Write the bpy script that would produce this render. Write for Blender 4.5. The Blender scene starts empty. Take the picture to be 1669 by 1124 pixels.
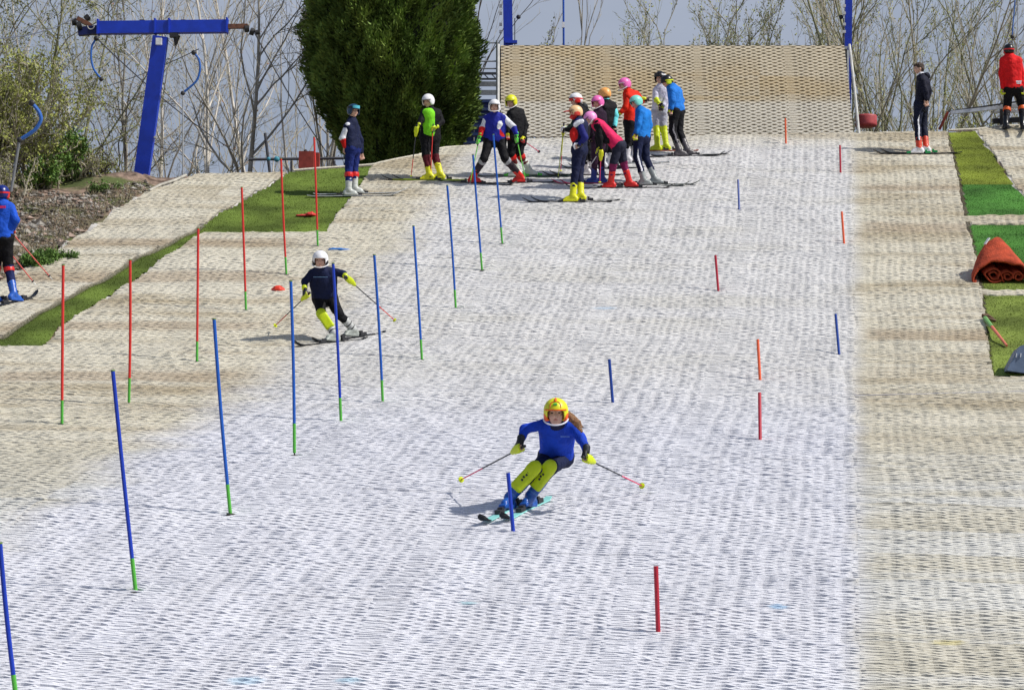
import bpy, math, random
import numpy as np
from mathutils import Vector
rng = np.random.default_rng(7)
C = bpy.context.scene.collection
PI = math.pi
# ---------------------------------------------------------------- camera, world, sun, exposure
FPX = 4000.0                     # focal length in pixels of the 1669 px wide photograph
PITCH = math.radians(4.83)
CAMZ = 1.6
cam_d = bpy.data.cameras.new('camera'); cam = bpy.data.objects.new('camera', cam_d); C.objects.link(cam)
cam_d.sensor_width = 36.0; cam_d.lens = 36.0 * FPX / 1669.0
cam_d.clip_start = 0.1; cam_d.clip_end = 3000
cam.location = (0, 0, CAMZ); cam.rotation_euler = (PI/2 + PITCH, 0, 0)
bpy.context.scene.camera = cam
SUN_EL, SUN_AZ = math.radians(47), math.radians(105)      # azimuth clockwise from +Y
world = bpy.data.worlds.new('World'); bpy.context.scene.world = world; world.use_nodes = True
nt = world.node_tree; nt.nodes.clear()
def wn(t, **k):
    n = nt.nodes.new(t)
    for a, b in k.items(): setattr(n, a, b)
    return n
sky = wn('ShaderNodeTexSky', sky_type='NISHITA', sun_disc=False, sun_elevation=SUN_EL, sun_rotation=SUN_AZ)
tc = wn('ShaderNodeTexCoord'); sep = wn('ShaderNodeSeparateXYZ')
nt.links.new(tc.outputs['Generated'], sep.inputs[0])
mp = wn('ShaderNodeMapping'); mp.inputs['Scale'].default_value = (3, 3, 9)
nt.links.new(tc.outputs['Generated'], mp.inputs[0])
nz = wn('ShaderNodeTexNoise'); nz.inputs['Scale'].default_value = 1.6; nz.inputs['Detail'].default_value = 5
nt.links.new(mp.outputs[0], nz.inputs['Vector'])
cr = wn('ShaderNodeValToRGB')
cr.color_ramp.elements[0].position = 0.3; cr.color_ramp.elements[0].color = (3.1, 3.65, 4.7, 1)
cr.color_ramp.elements[1].position = 0.75; cr.color_ramp.elements[1].color = (4.5, 5.0, 6.15, 1)
nt.links.new(nz.outputs[0], cr.inputs[0])
mr = wn('ShaderNodeMapRange'); mr.inputs['From Min'].default_value = 0.28; mr.inputs['From Max'].default_value = 0.6
mr.inputs['To Min'].default_value = 0.95; mr.inputs['To Max'].default_value = 0.15
nt.links.new(sep.outputs['Z'], mr.inputs['Value'])
mx = wn('ShaderNodeMix', data_type='RGBA')
nt.links.new(mr.outputs[0], mx.inputs['Factor']); nt.links.new(sky.outputs[0], mx.inputs[6]); nt.links.new(cr.outputs[0], mx.inputs[7])
bg = wn('ShaderNodeBackground'); bg.inputs['Strength'].default_value = 0.075
out = wn('ShaderNodeOutputWorld')
nt.links.new(mx.outputs[2], bg.inputs[0]); nt.links.new(bg.outputs[0], out.inputs[0])
sl = bpy.data.lights.new('sun', 'SUN'); sl.energy = 3.4; sl.angle = math.radians(1.2); sl.color = (1.0, 0.955, 0.88)
so = bpy.data.objects.new('sun', sl); C.objects.link(so); so.location = (20, 10, 30)
sdir = Vector((math.sin(SUN_AZ)*math.cos(SUN_EL), math.cos(SUN_AZ)*math.cos(SUN_EL), math.sin(SUN_EL)))
so.rotation_euler = sdir.to_track_quat('Z', 'Y').to_euler()
vs = bpy.context.scene.view_settings
vs.view_transform = 'Standard'; vs.look = 'None'; vs.gamma = 1; vs.exposure = 0.34

# ---------------------------------------------------------------- slope profile, from pixel rows of equally tall gate poles
ROWS = np.array([190, 220, 250, 290, 330, 397, 441, 503, 560, 587, 620, 656, 688, 743, 838, 965, 1124, 1300.])
SCL  = np.array([78, 80, 83, 87, 91, 98.3, 103.5, 111, 117.5, 122, 127.5, 135, 142.5, 156.5, 176, 201, 235, 278.])
rr = np.arange(190, 1301, 1.0); ss = np.interp(rr, ROWS, SCL)
ker = np.hanning(41); ker /= ker.sum()
ss = np.convolve(np.pad(ss, 20, mode='reflect', reflect_type='odd'), ker, 'valid')
CT, ST = math.cos(PITCH), math.sin(PITCH)
tt = FPX/ss; vv = (562-rr)/FPX
TY = tt*(CT - vv*ST); TZ = CAMZ + tt*(ST + vv*CT)
_o = np.argsort(TY); TYs, TZs = TY[_o], TZ[_o]
def P(Y):                        # ground height along the slope
    Y = np.asarray(Y, float)
    z = np.interp(Y, TYs, TZs)
    y0, z0 = TYs[0], TZs[0]
    z = np.where(Y < y0, z0 - 0.95*(1-np.exp(-(y0-Y)/4.0)), z)
    y1, z1 = TYs[-1], TZs[-1]
    z = np.where(Y > y1, z1 + (Y-y1)*0.2, z)
    f = np.clip((Y-15)/3, 0, 1)*np.clip((52-Y)/4, 0, 1)
    for yc, a_, w_ in ((32.95, .060, .75), (34.6, .035, .6), (38.9, .035, .7), (42.6, .02, .6), (25.6, .02, .8), (22.6, .015, .6)):
        z = z + a_*np.exp(-((Y-yc)/w_)**2)
    return z + f*(0.012*np.sin(2*PI*Y/1.75+0.4) + 0.012*np.sin(2*PI*Y/3.9+1.0) + 0.006*np.sin(2*PI*Y/0.9))
def trow(py): return FPX/np.interp(py, rr, ss)
def at(px, py, t):               # pixel at forward distance t -> world
    v = (562-py)/FPX
    return np.array([t*(px-834.5)/FPX, t*(CT-v*ST), CAMZ+t*(ST+v*CT)])
_wy = np.arange(13, 53, .004); _wz = P(_wy)+.026-CAMZ; _wt = _wy*CT+_wz*ST; _wr = 562-FPX*(_wz*CT-_wy*ST)/_wt
def W(px, py):                   # pixel -> point on the slope
    j_ = int(np.argmax(_wr <= py)) if _wr.min() <= py else len(_wr)-1        # nearest point of the slope seen in that row
    t = float(_wt[j_]); return np.array([t*(px-834.5)/FPX, _wy[j_], float(P(_wy[j_]))])
YAW = math.radians(8.0); CY, SY = math.cos(YAW), math.sin(YAW)
def uv_of(X, Y): return X*CY - Y*SY, X*SY + Y*CY
def xy_of(u, v): return u*CY + v*SY, -u*SY + v*CY
def inpoly(X, Y, poly):
    ins = np.zeros(np.shape(X), bool); n = len(poly)
    for i in range(n):
        x0, y0 = poly[i]; x1, y1 = poly[(i+1) % n]
        if y0 == y1: continue
        c = ((Y < y0) != (Y < y1)) & (X < (x1-x0)*(Y-y0)/(y1-y0)+x0)
        ins ^= c
    return ins
def wpoly(pix): return [tuple(W(*p)[:2]) for p in pix]

# ---------------------------------------------------------------- mesh helpers
ORG = {}
def mk(name, V, F, mats, parent=None, org=None, midx=None, smooth=False, label=None, cat=None, group=None, kind=None):
    V = np.asarray(V, float)
    Fs = F if isinstance(F, list) and np.ndim(F[0]) == 2 else [F]
    Fs = [np.asarray(f, np.int32) for f in Fs if len(f)]
    if parent is not None: o0 = ORG[parent.name]
    elif org is not None: o0 = np.asarray(org, float)
    else:
        lo, hi = V.min(0), V.max(0); o0 = np.array([(lo[0]+hi[0])/2, (lo[1]+hi[1])/2, lo[2]])
    me = bpy.data.meshes.new(name)
    me.vertices.add(len(V)); me.vertices.foreach_set('co', (V-o0).astype(np.float32).ravel())
    loops = np.concatenate([f.ravel() for f in Fs]); tot = np.concatenate([np.full(len(f), f.shape[1], np.int32) for f in Fs])
    me.loops.add(len(loops)); me.loops.foreach_set('vertex_index', loops)
    me.polygons.add(len(tot)); st = np.zeros(len(tot), np.int32); st[1:] = np.cumsum(tot)[:-1]
    me.polygons.foreach_set('loop_start', st); me.polygons.foreach_set('loop_total', tot)
    me.polygons.foreach_set('use_smooth', np.full(len(tot), bool(smooth)))
    for m in (mats if isinstance(mats, (list, tuple)) else [mats]): me.materials.append(m)
    if midx is not None: me.polygons.foreach_set('material_index', np.asarray(midx, np.int32))
    me.update(calc_edges=True)
    o = bpy.data.objects.new(name, me); C.objects.link(o)
    if parent is not None: o.parent = parent; ORG[o.name] = o0
    else: o.location = o0; ORG[o.name] = o0
    for k_, v_ in (('label', label), ('category', cat), ('group', group), ('kind', kind)):
        if v_: o[k_] = v_
    return o
def empty(name, org, label, cat, group=None):
    o = bpy.data.objects.new(name, None); C.objects.link(o); o.location = org; ORG[o.name] = np.asarray(org, float)
    o['label'] = label; o['category'] = cat; o.empty_display_size = 0.1
    if group: o['group'] = group
    return o
def unit(a): a = np.asarray(a, float); return a/(np.linalg.norm(a)+1e-12)
def frame(d):
    d = unit(d); h = np.array([0, 0, 1.]) if abs(d[2]) < .9 else np.array([1., 0, 0])
    a = unit(np.cross(h, d)); return a, np.cross(d, a)
class MB:
    def __init__(s): s.V = []; s.Q = []; s.T = []; s.n = 0; s.mq = []; s.mt = []
    def add(s, V, Q=(), T=(), m=0):
        s.V.append(np.asarray(V, float))
        if len(Q): s.Q.append(np.asarray(Q)+s.n); s.mq.append(np.full(len(Q), m))
        if len(T): s.T.append(np.asarray(T)+s.n); s.mt.append(np.full(len(T), m))
        s.n += len(V); return s
    def box(s, c, half, R=None, m=0):
        R = np.eye(3) if R is None else np.asarray(R, float)   # rows are axes
        k = np.array([[x, y, z] for x in (-1, 1) for y in (-1, 1) for z in (-1, 1)])*np.asarray(half)
        V = np.asarray(c)+k@R
        return s.add(V, [[0,1,3,2],[4,6,7,5],[0,4,5,1],[2,3,7,6],[0,2,6,4],[1,5,7,3]], m=m)
    def bar(s, a, b, w, h, m=0, up=None):
        a = np.asarray(a, float); b = np.asarray(b, float); d = unit(b-a)
        if up is None: x, y = frame(d)
        else: x = unit(np.cross(d, up)); y = np.cross(x, d)
        return s.box((a+b)/2, (w/2, h/2, np.linalg.norm(b-a)/2), [x, y, d], m)
    def tube(s, pts, r, n=8, m=0, caps=True):
        pts = np.asarray(pts, float); k = len(pts); r = np.broadcast_to(r, (k,))
        ang = np.arange(n)*2*PI/n; V = []; a = None
        for i in range(k):
            d = unit(pts[min(i+1, k-1)]-pts[max(i-1, 0)])
            if a is None: a, b = frame(d)
            else: a = unit(a-d*np.dot(a, d)); b = np.cross(d, a)
            V.append(pts[i]+r[i]*(np.cos(ang)[:, None]*a+np.sin(ang)[:, None]*b))
        V = np.concatenate(V); i = np.arange(n); j = (i+1) % n
        Q = np.concatenate([np.stack([q*n+i, q*n+j, (q+1)*n+j, (q+1)*n+i], 1) for q in range(k-1)])
        T = []
        if caps:
            V = np.vstack([V, pts[0], pts[-1]]); e = k*n
            T = [[e, j[q], i[q]] for q in range(n)]+[[e+1, (k-1)*n+i[q], (k-1)*n+j[q]] for q in range(n)]
        return s.add(V, Q, T, m)
    def ball(s, c, r, R=None, n=12, m=0):
        r = np.broadcast_to(r, (3,)); R = np.eye(3) if R is None else np.asarray(R)
        V = []; h = n//2
        for i in range(1, h):
            t = PI*i/h
            for j in range(n): p = 2*PI*j/n; V.append([math.sin(t)*math.cos(p), math.sin(t)*math.sin(p), math.cos(t)])
        V += [[0, 0, 1], [0, 0, -1]]; V = np.asarray(c)+(np.array(V)*r)@R
        Q = [[i*n+j, (i+1)*n+j, (i+1)*n+(j+1) % n, i*n+(j+1) % n] for i in range(h-2) for j in range(n)]
        e = (h-1)*n; T = [[e, j, (j+1) % n] for j in range(n)]+[[e+1, (h-2)*n+(j+1) % n, (h-2)*n+j] for j in range(n)]
        return s.add(V, Q, T, m)
    def build(s, name, mats, parent=None, **k):
        F = []; mi = []
        if s.Q: F.append(np.concatenate(s.Q)); mi.append(np.concatenate(s.mq))
        if s.T: F.append(np.concatenate(s.T)); mi.append(np.concatenate(s.mt))
        return mk(name, np.concatenate(s.V), F, mats, parent, midx=np.concatenate(mi), **k)

# ---------------------------------------------------------------- materials
MATS = {}
def mat(name, col, rough=0.6, var=0.12, scale=8.0, bump=0.0, bscale=60.0, metal=0.0, spec=0.4, sheen=0, trans=0):
    if name in MATS: return MATS[name]
    m = bpy.data.materials.new(name); m.use_nodes = True; t = m.node_tree; b = t.nodes['Principled BSDF']
    b.inputs['Roughness'].default_value = rough; b.inputs['Metallic'].default_value = metal
    b.inputs['Specular IOR Level'].default_value = spec; b.inputs['Sheen Weight'].default_value = sheen
    co = t.nodes.new('ShaderNodeNewGeometry')
    n = t.nodes.new('ShaderNodeTexNoise'); n.inputs['Scale'].default_value = scale; n.inputs['Detail'].default_value = 4
    t.links.new(co.outputs['Position'], n.inputs['Vector'])
    x = t.nodes.new('ShaderNodeMix'); x.data_type = 'RGBA'
    c = np.array(col[:3]); x.inputs[6].default_value = (*np.clip(c*(1-var), 0, 1), 1); x.inputs[7].default_value = (*np.clip(c*(1+var), 0, 1), 1)
    r = t.nodes.new('ShaderNodeMapRange'); r.inputs['From Min'].default_value = .35; r.inputs['From Max'].default_value = .65
    t.links.new(n.outputs[0], r.inputs['Value']); t.links.new(r.outputs[0], x.inputs['Factor']); t.links.new(x.outputs[2], b.inputs['Base Color'])
    if bump:
        n2 = t.nodes.new('ShaderNodeTexNoise'); n2.inputs['Scale'].default_value = bscale; n2.inputs['Detail'].default_value = 3
        t.links.new(co.outputs['Position'], n2.inputs['Vector'])
        bp = t.nodes.new('ShaderNodeBump'); bp.inputs['Strength'].default_value = bump; bp.inputs['Distance'].default_value = 0.02
        t.links.new(n2.outputs[0], bp.inputs['Height']); t.links.new(bp.outputs[0], b.inputs['Normal'])
    MATS[name] = m; return m
def srgb(r, g, b): return tuple(((v/255)/12.92 if v <= 10 else ((v/255+.055)/1.055)**2.4) for v in (r, g, b))
def cloth(name, rgb, rough=0.75): return mat('cloth_'+name, srgb(*rgb), rough, .16, 9, .7, 22, spec=.2)
def gloss(name, rgb, rough=0.3): return mat('shell_'+name, srgb(*rgb), rough, .05, 20, spec=.5)
# ---------------------------------------------------------------- ground sheet
CREST = np.array([(-700, 330), (150, 300), (320, 283), (470, 279), (610, 268), (735, 240), (830, 224), (1400, 215), (1545, 213), (1640, 205), (2600, 200)], float)
cw = np.array([W(*p)[:2] for p in CREST])
def Yc(X): return np.interp(X, cw[:, 0], cw[:, 1], left=cw[0, 1], right=cw[-1, 1])
trackL = wpoly([(320, 283), (250, 308), (195, 338), (120, 388), (60, 425), (0, 458), (-250, 590)])
tl = np.array(trackL)[np.argsort([p[1] for p in trackL])]
def Xtrack(Y): return np.interp(Y, tl[:, 1], tl[:, 0])
def G(X, Y):
    z = P(np.minimum(Y, Yc(X)))
    over = Y - Yc(X) - 0.05
    z = np.where(over > 0, z - 3.6*(1-np.exp(-np.maximum(over, 0)/2.2)) - 0.015*np.maximum(over, 0), z)
    # rough earth bank left of the lift track
    d = Xtrack(Y) - X
    side = np.clip(d/1.2, 0, 1)*np.clip((Y-26)/3, 0, 1)*(over < 0)
    z = z + side*(0.10*np.sin(X*2.3+Y*1.1)*np.sin(Y*1.7-X) + 0.06*np.sin(X*5.1)*np.sin(Y*4.3+1) + 0.12) \
          + np.clip(d/3, 0, 1)*np.clip((Y-41)/4, 0, 1)*0.12*(over < 2)
    return z
xs = np.unique(np.concatenate([np.arange(-16, 16, .12), np.arange(-60, 60, 2.0), np.arange(-1000, 1001, 50.)]))
ys = np.unique(np.concatenate([np.arange(14, 54, .12), np.arange(-40, 100, 2.0), np.arange(-400, 1501, 50.)]))
gx, gy = np.meshgrid(xs, ys); gz = G(gx, gy) - 0.012
gz = np.where((gy < 60) & (np.abs(gx) < 60), gz, gz)
nx = len(xs); i, j = np.meshgrid(np.arange(nx-1), np.arange(len(ys)-1)); a = (j*nx+i).ravel()
def ground_mat():
    m = bpy.data.materials.new('earth'); m.use_nodes = True; t = m.node_tree; b = t.nodes['Principled BSDF']; b.inputs['Roughness'].default_value = .95
    g = t.nodes.new('ShaderNodeNewGeometry')
    def noise(s, d=6):
        n = t.nodes.new('ShaderNodeTexNoise'); n.inputs['Scale'].default_value = s; n.inputs['Detail'].default_value = d
        t.links.new(g.outputs['Position'], n.inputs['Vector']); return n
    n1, n2, n3 = noise(.9), noise(7), noise(.35)
    r1 = t.nodes.new('ShaderNodeValToRGB'); e = r1.color_ramp.elements
    e[0].position = .35; e[0].color = (.075, .048, .034, 1); e[1].position = .68; e[1].color = (.34, .24, .185, 1)
    x = e.new if False else None
    q = r1.color_ramp.elements.new(.5); q.color = (.20, .14, .105, 1)
    t.links.new(n2.outputs[0], r1.inputs[0])
    r2 = t.nodes.new('ShaderNodeMapRange'); r2.inputs['From Min'].default_value = .52; r2.inputs['From Max'].default_value = .6
    t.links.new(n1.outputs[0], r2.inputs['Value'])
    gr = t.nodes.new('ShaderNodeMix'); gr.data_type = 'RGBA'; gr.inputs[7].default_value = (.085, .11, .03, 1)
    t.links.new(r2.outputs[0], gr.inputs['Factor']); t.links.new(r1.outputs[0], gr.inputs[6]); t.links.new(gr.outputs[2], b.inputs['Base Color'])
    bp = t.nodes.new('ShaderNodeBump'); bp.inputs['Strength'].default_value = .8; bp.inputs['Distance'].default_value = .05
    t.links.new(n2.outputs[0], bp.inputs['Height']); t.links.new(bp.outputs[0], b.inputs['Normal'])
    return m
M_EARTH = ground_mat()
mk('ground', np.stack([gx, gy, gz], -1).reshape(-1, 3), np.stack([a, a+1, a+nx+1, a+nx], 1), M_EARTH, org=(0, 0, 0), smooth=True, kind='structure')

# ---------------------------------------------------------------- brush matting
def bristle_mat(name, white, ramp=False):
    m = bpy.data.materials.new(name); m.use_nodes = True; t = m.node_tree; b = t.nodes['Principled BSDF']
    b.inputs['Roughness'].default_value = .7; b.inputs['Specular IOR Level'].default_value = .2
    L = t.links.new; g = t.nodes.new('ShaderNodeNewGeometry')
    def N(kind, **k):
        n = t.nodes.new(kind)
        for q, v in k.items(): setattr(n, q, v)
        return n
    def math_(op, a_, b_=None, c_=None):
        n = N('ShaderNodeMath', operation=op)
        for q, v in enumerate((a_, b_, c_)):
            if v is None: continue
            if isinstance(v, (int, float)): n.inputs[q].default_value = v
            else: L(v, n.inputs[q])
        return n.outputs[0]
    def sm(v, lo, hi):
        n = N('ShaderNodeMapRange', interpolation_type='SMOOTHSTEP'); L(v, n.inputs['Value'])
        n.inputs['From Min'].default_value = lo; n.inputs['From Max'].default_value = hi; return n.outputs[0]
    def mixc(f, A, B):
        n = N('ShaderNodeMix', data_type='RGBA')
        if isinstance(f, (int, float)): n.inputs['Factor'].default_value = f
        else: L(f, n.inputs['Factor'])
        for q, v in ((6, A), (7, B)):
            if isinstance(v, tuple): n.inputs[q].default_value = (*v, 1)
            else: L(v, n.inputs[q])
        return n.outputs[2]
    s = N('ShaderNodeSeparateXYZ'); L(g.outputs['Position'], s.inputs[0]); X, Y, Zc = s.outputs
    u = math_('SUBTRACT', math_('MULTIPLY', X, CY), math_('MULTIPLY', Y, SY))
    v = math_('ADD', math_('MULTIPLY', X, SY), math_('MULTIPLY', Y, CY))
    def noise(sx, sy, sc, det=4, off=0.):
        c = N('ShaderNodeCombineXYZ'); L(math_('MULTIPLY', X, sx), c.inputs[0]); L(math_('MULTIPLY_ADD', Y, sy, off), c.inputs[1])
        if ramp: L(math_('MULTIPLY', Zc, sy), c.inputs[2])
        n = N('ShaderNodeTexNoise'); n.inputs['Scale'].default_value = sc; n.inputs['Detail'].default_value = det; L(c.outputs[0], n.inputs['Vector']); return n.outputs[0]
    fine = noise(1, 1, 40, 2)
    blot = noise(.35, 1.0, .9, 5)
    band = noise(.10, 1.0, 1.3, 3, 11.)
    # mats are laid in rows: each has faded its own way
    cell = N('ShaderNodeTexWhiteNoise', noise_dimensions='2D'); cc = N('ShaderNodeCombineXYZ')
    if ramp:
        L(math_('FLOOR', math_('DIVIDE', u, 1.9)), cc.inputs[0]); L(math_('FLOOR', math_('DIVIDE', math_('ADD', Zc, math_('MULTIPLY', noise(1,1,.8,1), .15)), .46)), cc.inputs[1])
    else:
        L(math_('FLOOR', math_('DIVIDE', u, 3.8)), cc.inputs[0]); L(math_('FLOOR', math_('DIVIDE', v, .93)), cc.inputs[1])
    L(cc.outputs[0], cell.inputs[0]); tile = cell.outputs['Value']
    cream = mixc(tile, (.80, .755, .63), (.75, .70, .565))
    tan = (.53, .445, .30)
    if ramp:
        cream = mixc(tile, (.60, .53, .40), (.54, .47, .345)); tan = (.56, .455, .29)
        f = math_('MAXIMUM', sm(math_('ADD', math_('MULTIPLY', tile, .22), math_('MULTIPLY', blot, 1.1)), .58, .80), 0.)
        col = mixc(f, cream, tan)
        col = mixc(sm(Zc, float(P(50.3))+.42, float(P(50.3))+.28), col, (.66, .62, .53))
    else:
        stain = sm(math_('ADD', math_('MULTIPLY', tile, .05), math_('MULTIPLY', math_('ADD', blot, band), .5)), .47, .66)
        up = sm(Y, 24, 30)                       # the brown wear is on the upper slope
        stain = math_('MULTIPLY', stain, math_('MULTIPLY_ADD', up, .62, .2))
        col = mixc(stain, cream, tan)
        low = mixc(sm(math_('ADD', math_('MULTIPLY', tile, .4), band), .55, .85), (.77, .76, .71), (.69, .655, .55))
        col = mixc(sm(Y, 27.5, 24), col, low)
        # strongly worn strips
        for yc, hw, ul, ur in ((31.3, .42, -11, -8.0), (34.6, .35, -12, -8.5), (37.8, .5, -14, -9), (40.3, .45, -15, -9.3), (34.1, .45, .1, 4.5), (41.5, .5, .1, 4.5), (44.6, .5, .1, 5)):
            yy = math_('ADD', Y, math_('MULTIPLY', blot, .5))
            k = math_('MULTIPLY', sm(math_('ABSOLUTE', math_('SUBTRACT', yy, yc+.25)), hw, hw*.35), math_('MULTIPLY', sm(u, ul-.2, ul+.3), sm(u, ur+.6, ur-.3)))
            col = mixc(math_('MULTIPLY', k, .55), col, (.47, .36, .24))
        # bleached lane in the middle of the piste
        ue = math_('ADD', u, math_('MULTIPLY', math_('SUBTRACT', blot, .5), 1.6))
        lane = math_('MULTIPLY', sm(ue, -7.95, -6.9), sm(math_('ADD', u, math_('MULTIPLY', math_('SUBTRACT', blot, .5), .25)), .17, -.17))
        top = sm(Y, 49.6, 47.5)
        lane = math_('MULTIPLY', lane, math_('MULTIPLY_ADD', top, .8, .2))
        wcol = mixc(sm(math_('ADD', math_('MULTIPLY', blot, .6), math_('MULTIPLY', band, .4)), .45, .62), (.81, .80, .795), (.76, .745, .71))
        wcol = mixc(sm(Y, 33, 26), wcol, (.82, .825, .885))
        col = mixc(math_('MULTIPLY', lane, .97), col, wcol)
        # spilt dye
        for (px, py, rx, colr) in ((765, 985, .10, (.25, .55, .62)), (1268, 991, .10, (.12, .42, .72)), (400, 1111, .16, (.45, .68, .85)), (568, 1113, .12, (.4, .66, .82)), (1545, 1047, .16, (.72, .62, .2)), (985, 503, .22, (.5, .66, .82))):
            w = W(px, py)
            dx = math_('DIVIDE', math_('SUBTRACT', X, float(w[0])), rx); dy = math_('DIVIDE', math_('SUBTRACT', Y, float(w[1])), rx*.7)
            r2 = math_('ADD', math_('MULTIPLY', dx, dx), math_('MULTIPLY', dy, dy))
            col = mixc(math_('MULTIPLY', sm(math_('ADD', r2, fine), 1.6, .5), .6), col, colr)
    hs = N('ShaderNodeHueSaturation'); L(col, hs.inputs['Color']); L(math_('MULTIPLY_ADD', fine, .20, .90), hs.inputs['Value'])
    stk = N('ShaderNodeTexNoise'); sc3 = N('ShaderNodeCombineXYZ'); L(math_('MULTIPLY', u, 2.6), sc3.inputs[0]); L(math_('MULTIPLY', v, .22), sc3.inputs[1])
    if ramp: L(Zc, sc3.inputs[2])
    stk.inputs['Scale'].default_value = 1.; stk.inputs['Detail'].default_value = 3; L(sc3.outputs[0], stk.inputs['Vector'])
    hs2 = N('ShaderNodeHueSaturation'); L(hs.outputs[0], hs2.inputs['Color']); L(math_('MULTIPLY_ADD', stk.outputs[0], .34, .83), hs2.inputs['Value'])
    L(hs2.outputs[0], b.inputs['Base Color'])
    if not ramp:                                # nylon bristles let some light through
        tr_ = N('ShaderNodeBsdfTranslucent'); L(hs2.outputs[0], tr_.inputs['Color']); ms_ = N('ShaderNodeMixShader'); ms_.inputs[0].default_value = .08
        L(b.outputs[0], ms_.inputs[1]); L(tr_.outputs[0], ms_.inputs[2]); L(ms_.outputs[0], t.nodes['Material Output'].inputs[0])
    bp = N('ShaderNodeBump'); bp.inputs['Strength'].default_value = .5; bp.inputs['Distance'].default_value = .01
    n3 = N('ShaderNodeTexNoise'); n3.inputs['Scale'].default_value = 160; L(g.outputs['Position'], n3.inputs['Vector'])
    L(n3.outputs[0], bp.inputs['Height']); L(bp.outputs[0], b.inputs['Normal'])
    return m
M_BRUSH = bristle_mat('mat_bristles', True); M_RAMPB = bristle_mat('ramp_bristles', False, True)
M_BACK = mat('matting_backing', (.52, .50, .47), .95, .35, 3.0, .5, 30)
def lattice(u0, u1, v0, v1, p, mapf, keep, thick=.029, hgt=.038, seed=0, amp=.31, seam_free=False):
    """honeycomb brush matting: zig-zag bristle strips touching back to back"""
    r = np.random.default_rng(seed); per = .21; ph = np.array([.09, .41, .59, .91]); sg = np.array([1, -1, -1, 1.])
    k0, k1 = math.floor(u0/per), math.ceil(u1/per); U = ((np.arange(k0, k1)[:, None]+ph)*per).ravel(); S = np.tile(sg, k1-k0); ok_ = (U > u0) & (U < u1); U, S = U[ok_], S[ok_]
    A = p*amp; seam = (np.mod(U, 1.89) < .16); S = np.where(seam, 0, S)
    J = np.arange(int((v1-v0)/p)); nU = len(U)
    Ug, Jg = np.meshgrid(U, J); sgn = np.where(Jg % 2 == 0, 1., -1.)
    lowf = r.normal(0, .0016, (len(J), nU//8+2)); jl = np.repeat(lowf, 8, 1)[:, :nU]
    V = v0 + Jg*p + sgn*S*A + jl + r.normal(0, .0012, Ug.shape)
    Uj = Ug + r.normal(0, .003, Ug.shape)
    H = hgt*(1+r.normal(0, .06, Ug.shape)+.07*np.repeat(r.normal(0, 1, (len(J), nU//12+2)), 12, 1)[:, :nU]) + np.where(Jg % 2 == 0, 0, .0015)
    if not seam_free:      # the strips wander and the brushes are worn in patches
        Uj = Uj + .018*np.sin(V*1.1+1)+.010*np.sin(V*2.9+Ug*.4)+.008*np.sin(V*9+Ug*1.3)
        H = H*(1+.16*np.sin(Ug*1.9+V*.7)*np.sin(V*1.6-Ug*.5)+.12*np.sin(Ug*4.7-V*2.1)*np.sin(V*3.9+Ug)+.07*np.sin(Ug*11+V*5))
    K = keep(Uj, V)
    pts = []
    for off, hh in ((-thick*.5, -.02), (-thick*.42, 1.), (thick*.42, 1.), (thick*.5, -.02)):
        pts.append(mapf(Uj, V+off, H if hh == 1. else np.full(H.shape, hh)))
    Pn = np.stack(pts, 2)                       # J,U,4,3
    idx = np.arange(len(J)*nU).reshape(len(J), nU)
    seg = K[:, :-1] & K[:, 1:]
    q_v = 20
    while q_v < len(J)-3 and not seam_free:                      # joints between mats: one strip is missing here and there along the row
        a_ = 0
        while a_ < nU:
            b_ = a_+int(r.uniform(10, 60)); seg[q_v, a_:b_] = False; a_ = b_+int(r.uniform(6, 110))
        q_v += int(r.uniform(18, 64))
    A0 = idx[:, :-1][seg]*4; B0 = idx[:, 1:][seg]*4
    Q = np.concatenate([np.stack([A0+c, B0+c, B0+c+1, A0+c+1], 1) for c in (0, 1, 2)])
    used, inv = np.unique(Q, return_inverse=True)
    return Pn.reshape(-1, 3)[used], inv.reshape(Q.shape)
def slope_map(U, V, H):
    X, Y = xy_of(U, V); return np.stack([X, Y, G(X, Y)+H], -1)
def matting(name, pix, p=.0405, seed=1):
    poly = wpoly(pix); A_ = np.array(poly); uu, vv_ = uv_of(A_[:, 0], A_[:, 1])
    ru = rng
    def keep(U, V):
        X, Y = xy_of(U, V); return inpoly(X, Y, poly)
    V, Q = lattice(uu.min(), uu.max(), vv_.min(), vv_.max(), p, slope_map, keep, seed=seed)
    o = mk(name, V, Q, M_BRUSH, org=(0, 0, 0), kind='structure')
    sheet(name+'_backing', poly, .004, M_BACK); return o
def sheet(name, poly, lift, m, st=.2, **k):
    A_ = np.array(poly)
    X, Y = np.meshgrid(np.arange(A_[:, 0].min()-st, A_[:, 0].max()+st*2, st), np.arange(A_[:, 1].min()-st, A_[:, 1].max()+st*2, st))
    c = inpoly(X[:-1, :-1]+st/2, Y[:-1, :-1]+st/2, poly); w = X.shape[1]
    i, j = np.meshgrid(np.arange(w-1), np.arange(X.shape[0]-1)); a = (j*w+i)[c]
    Q = np.stack([a, a+1, a+w+1, a+w], 1); used, inv = np.unique(Q, return_inverse=True)
    V = np.stack([X, Y, G(X, Y)+lift], -1).reshape(-1, 3)[used]
    kk = dict(kind='structure', smooth=True); kk.update(k)
    return mk(name, V, inv.reshape(Q.shape), m, org=(0, 0, 0), **kk)
PISTE = [(-190, 1240), (-190, 566), (70, 564), (95, 535), (180, 480), (250, 432), (330, 379), (530, 379), (608, 269), (735, 241), (800, 228), (1400, 216), (1545, 214),
         (1572, 330), (1585, 385), (1600, 455), (1618, 600), (1622, 614), (1860, 612), (1860, 1240)]
matting('piste', PISTE, seed=3)
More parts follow.
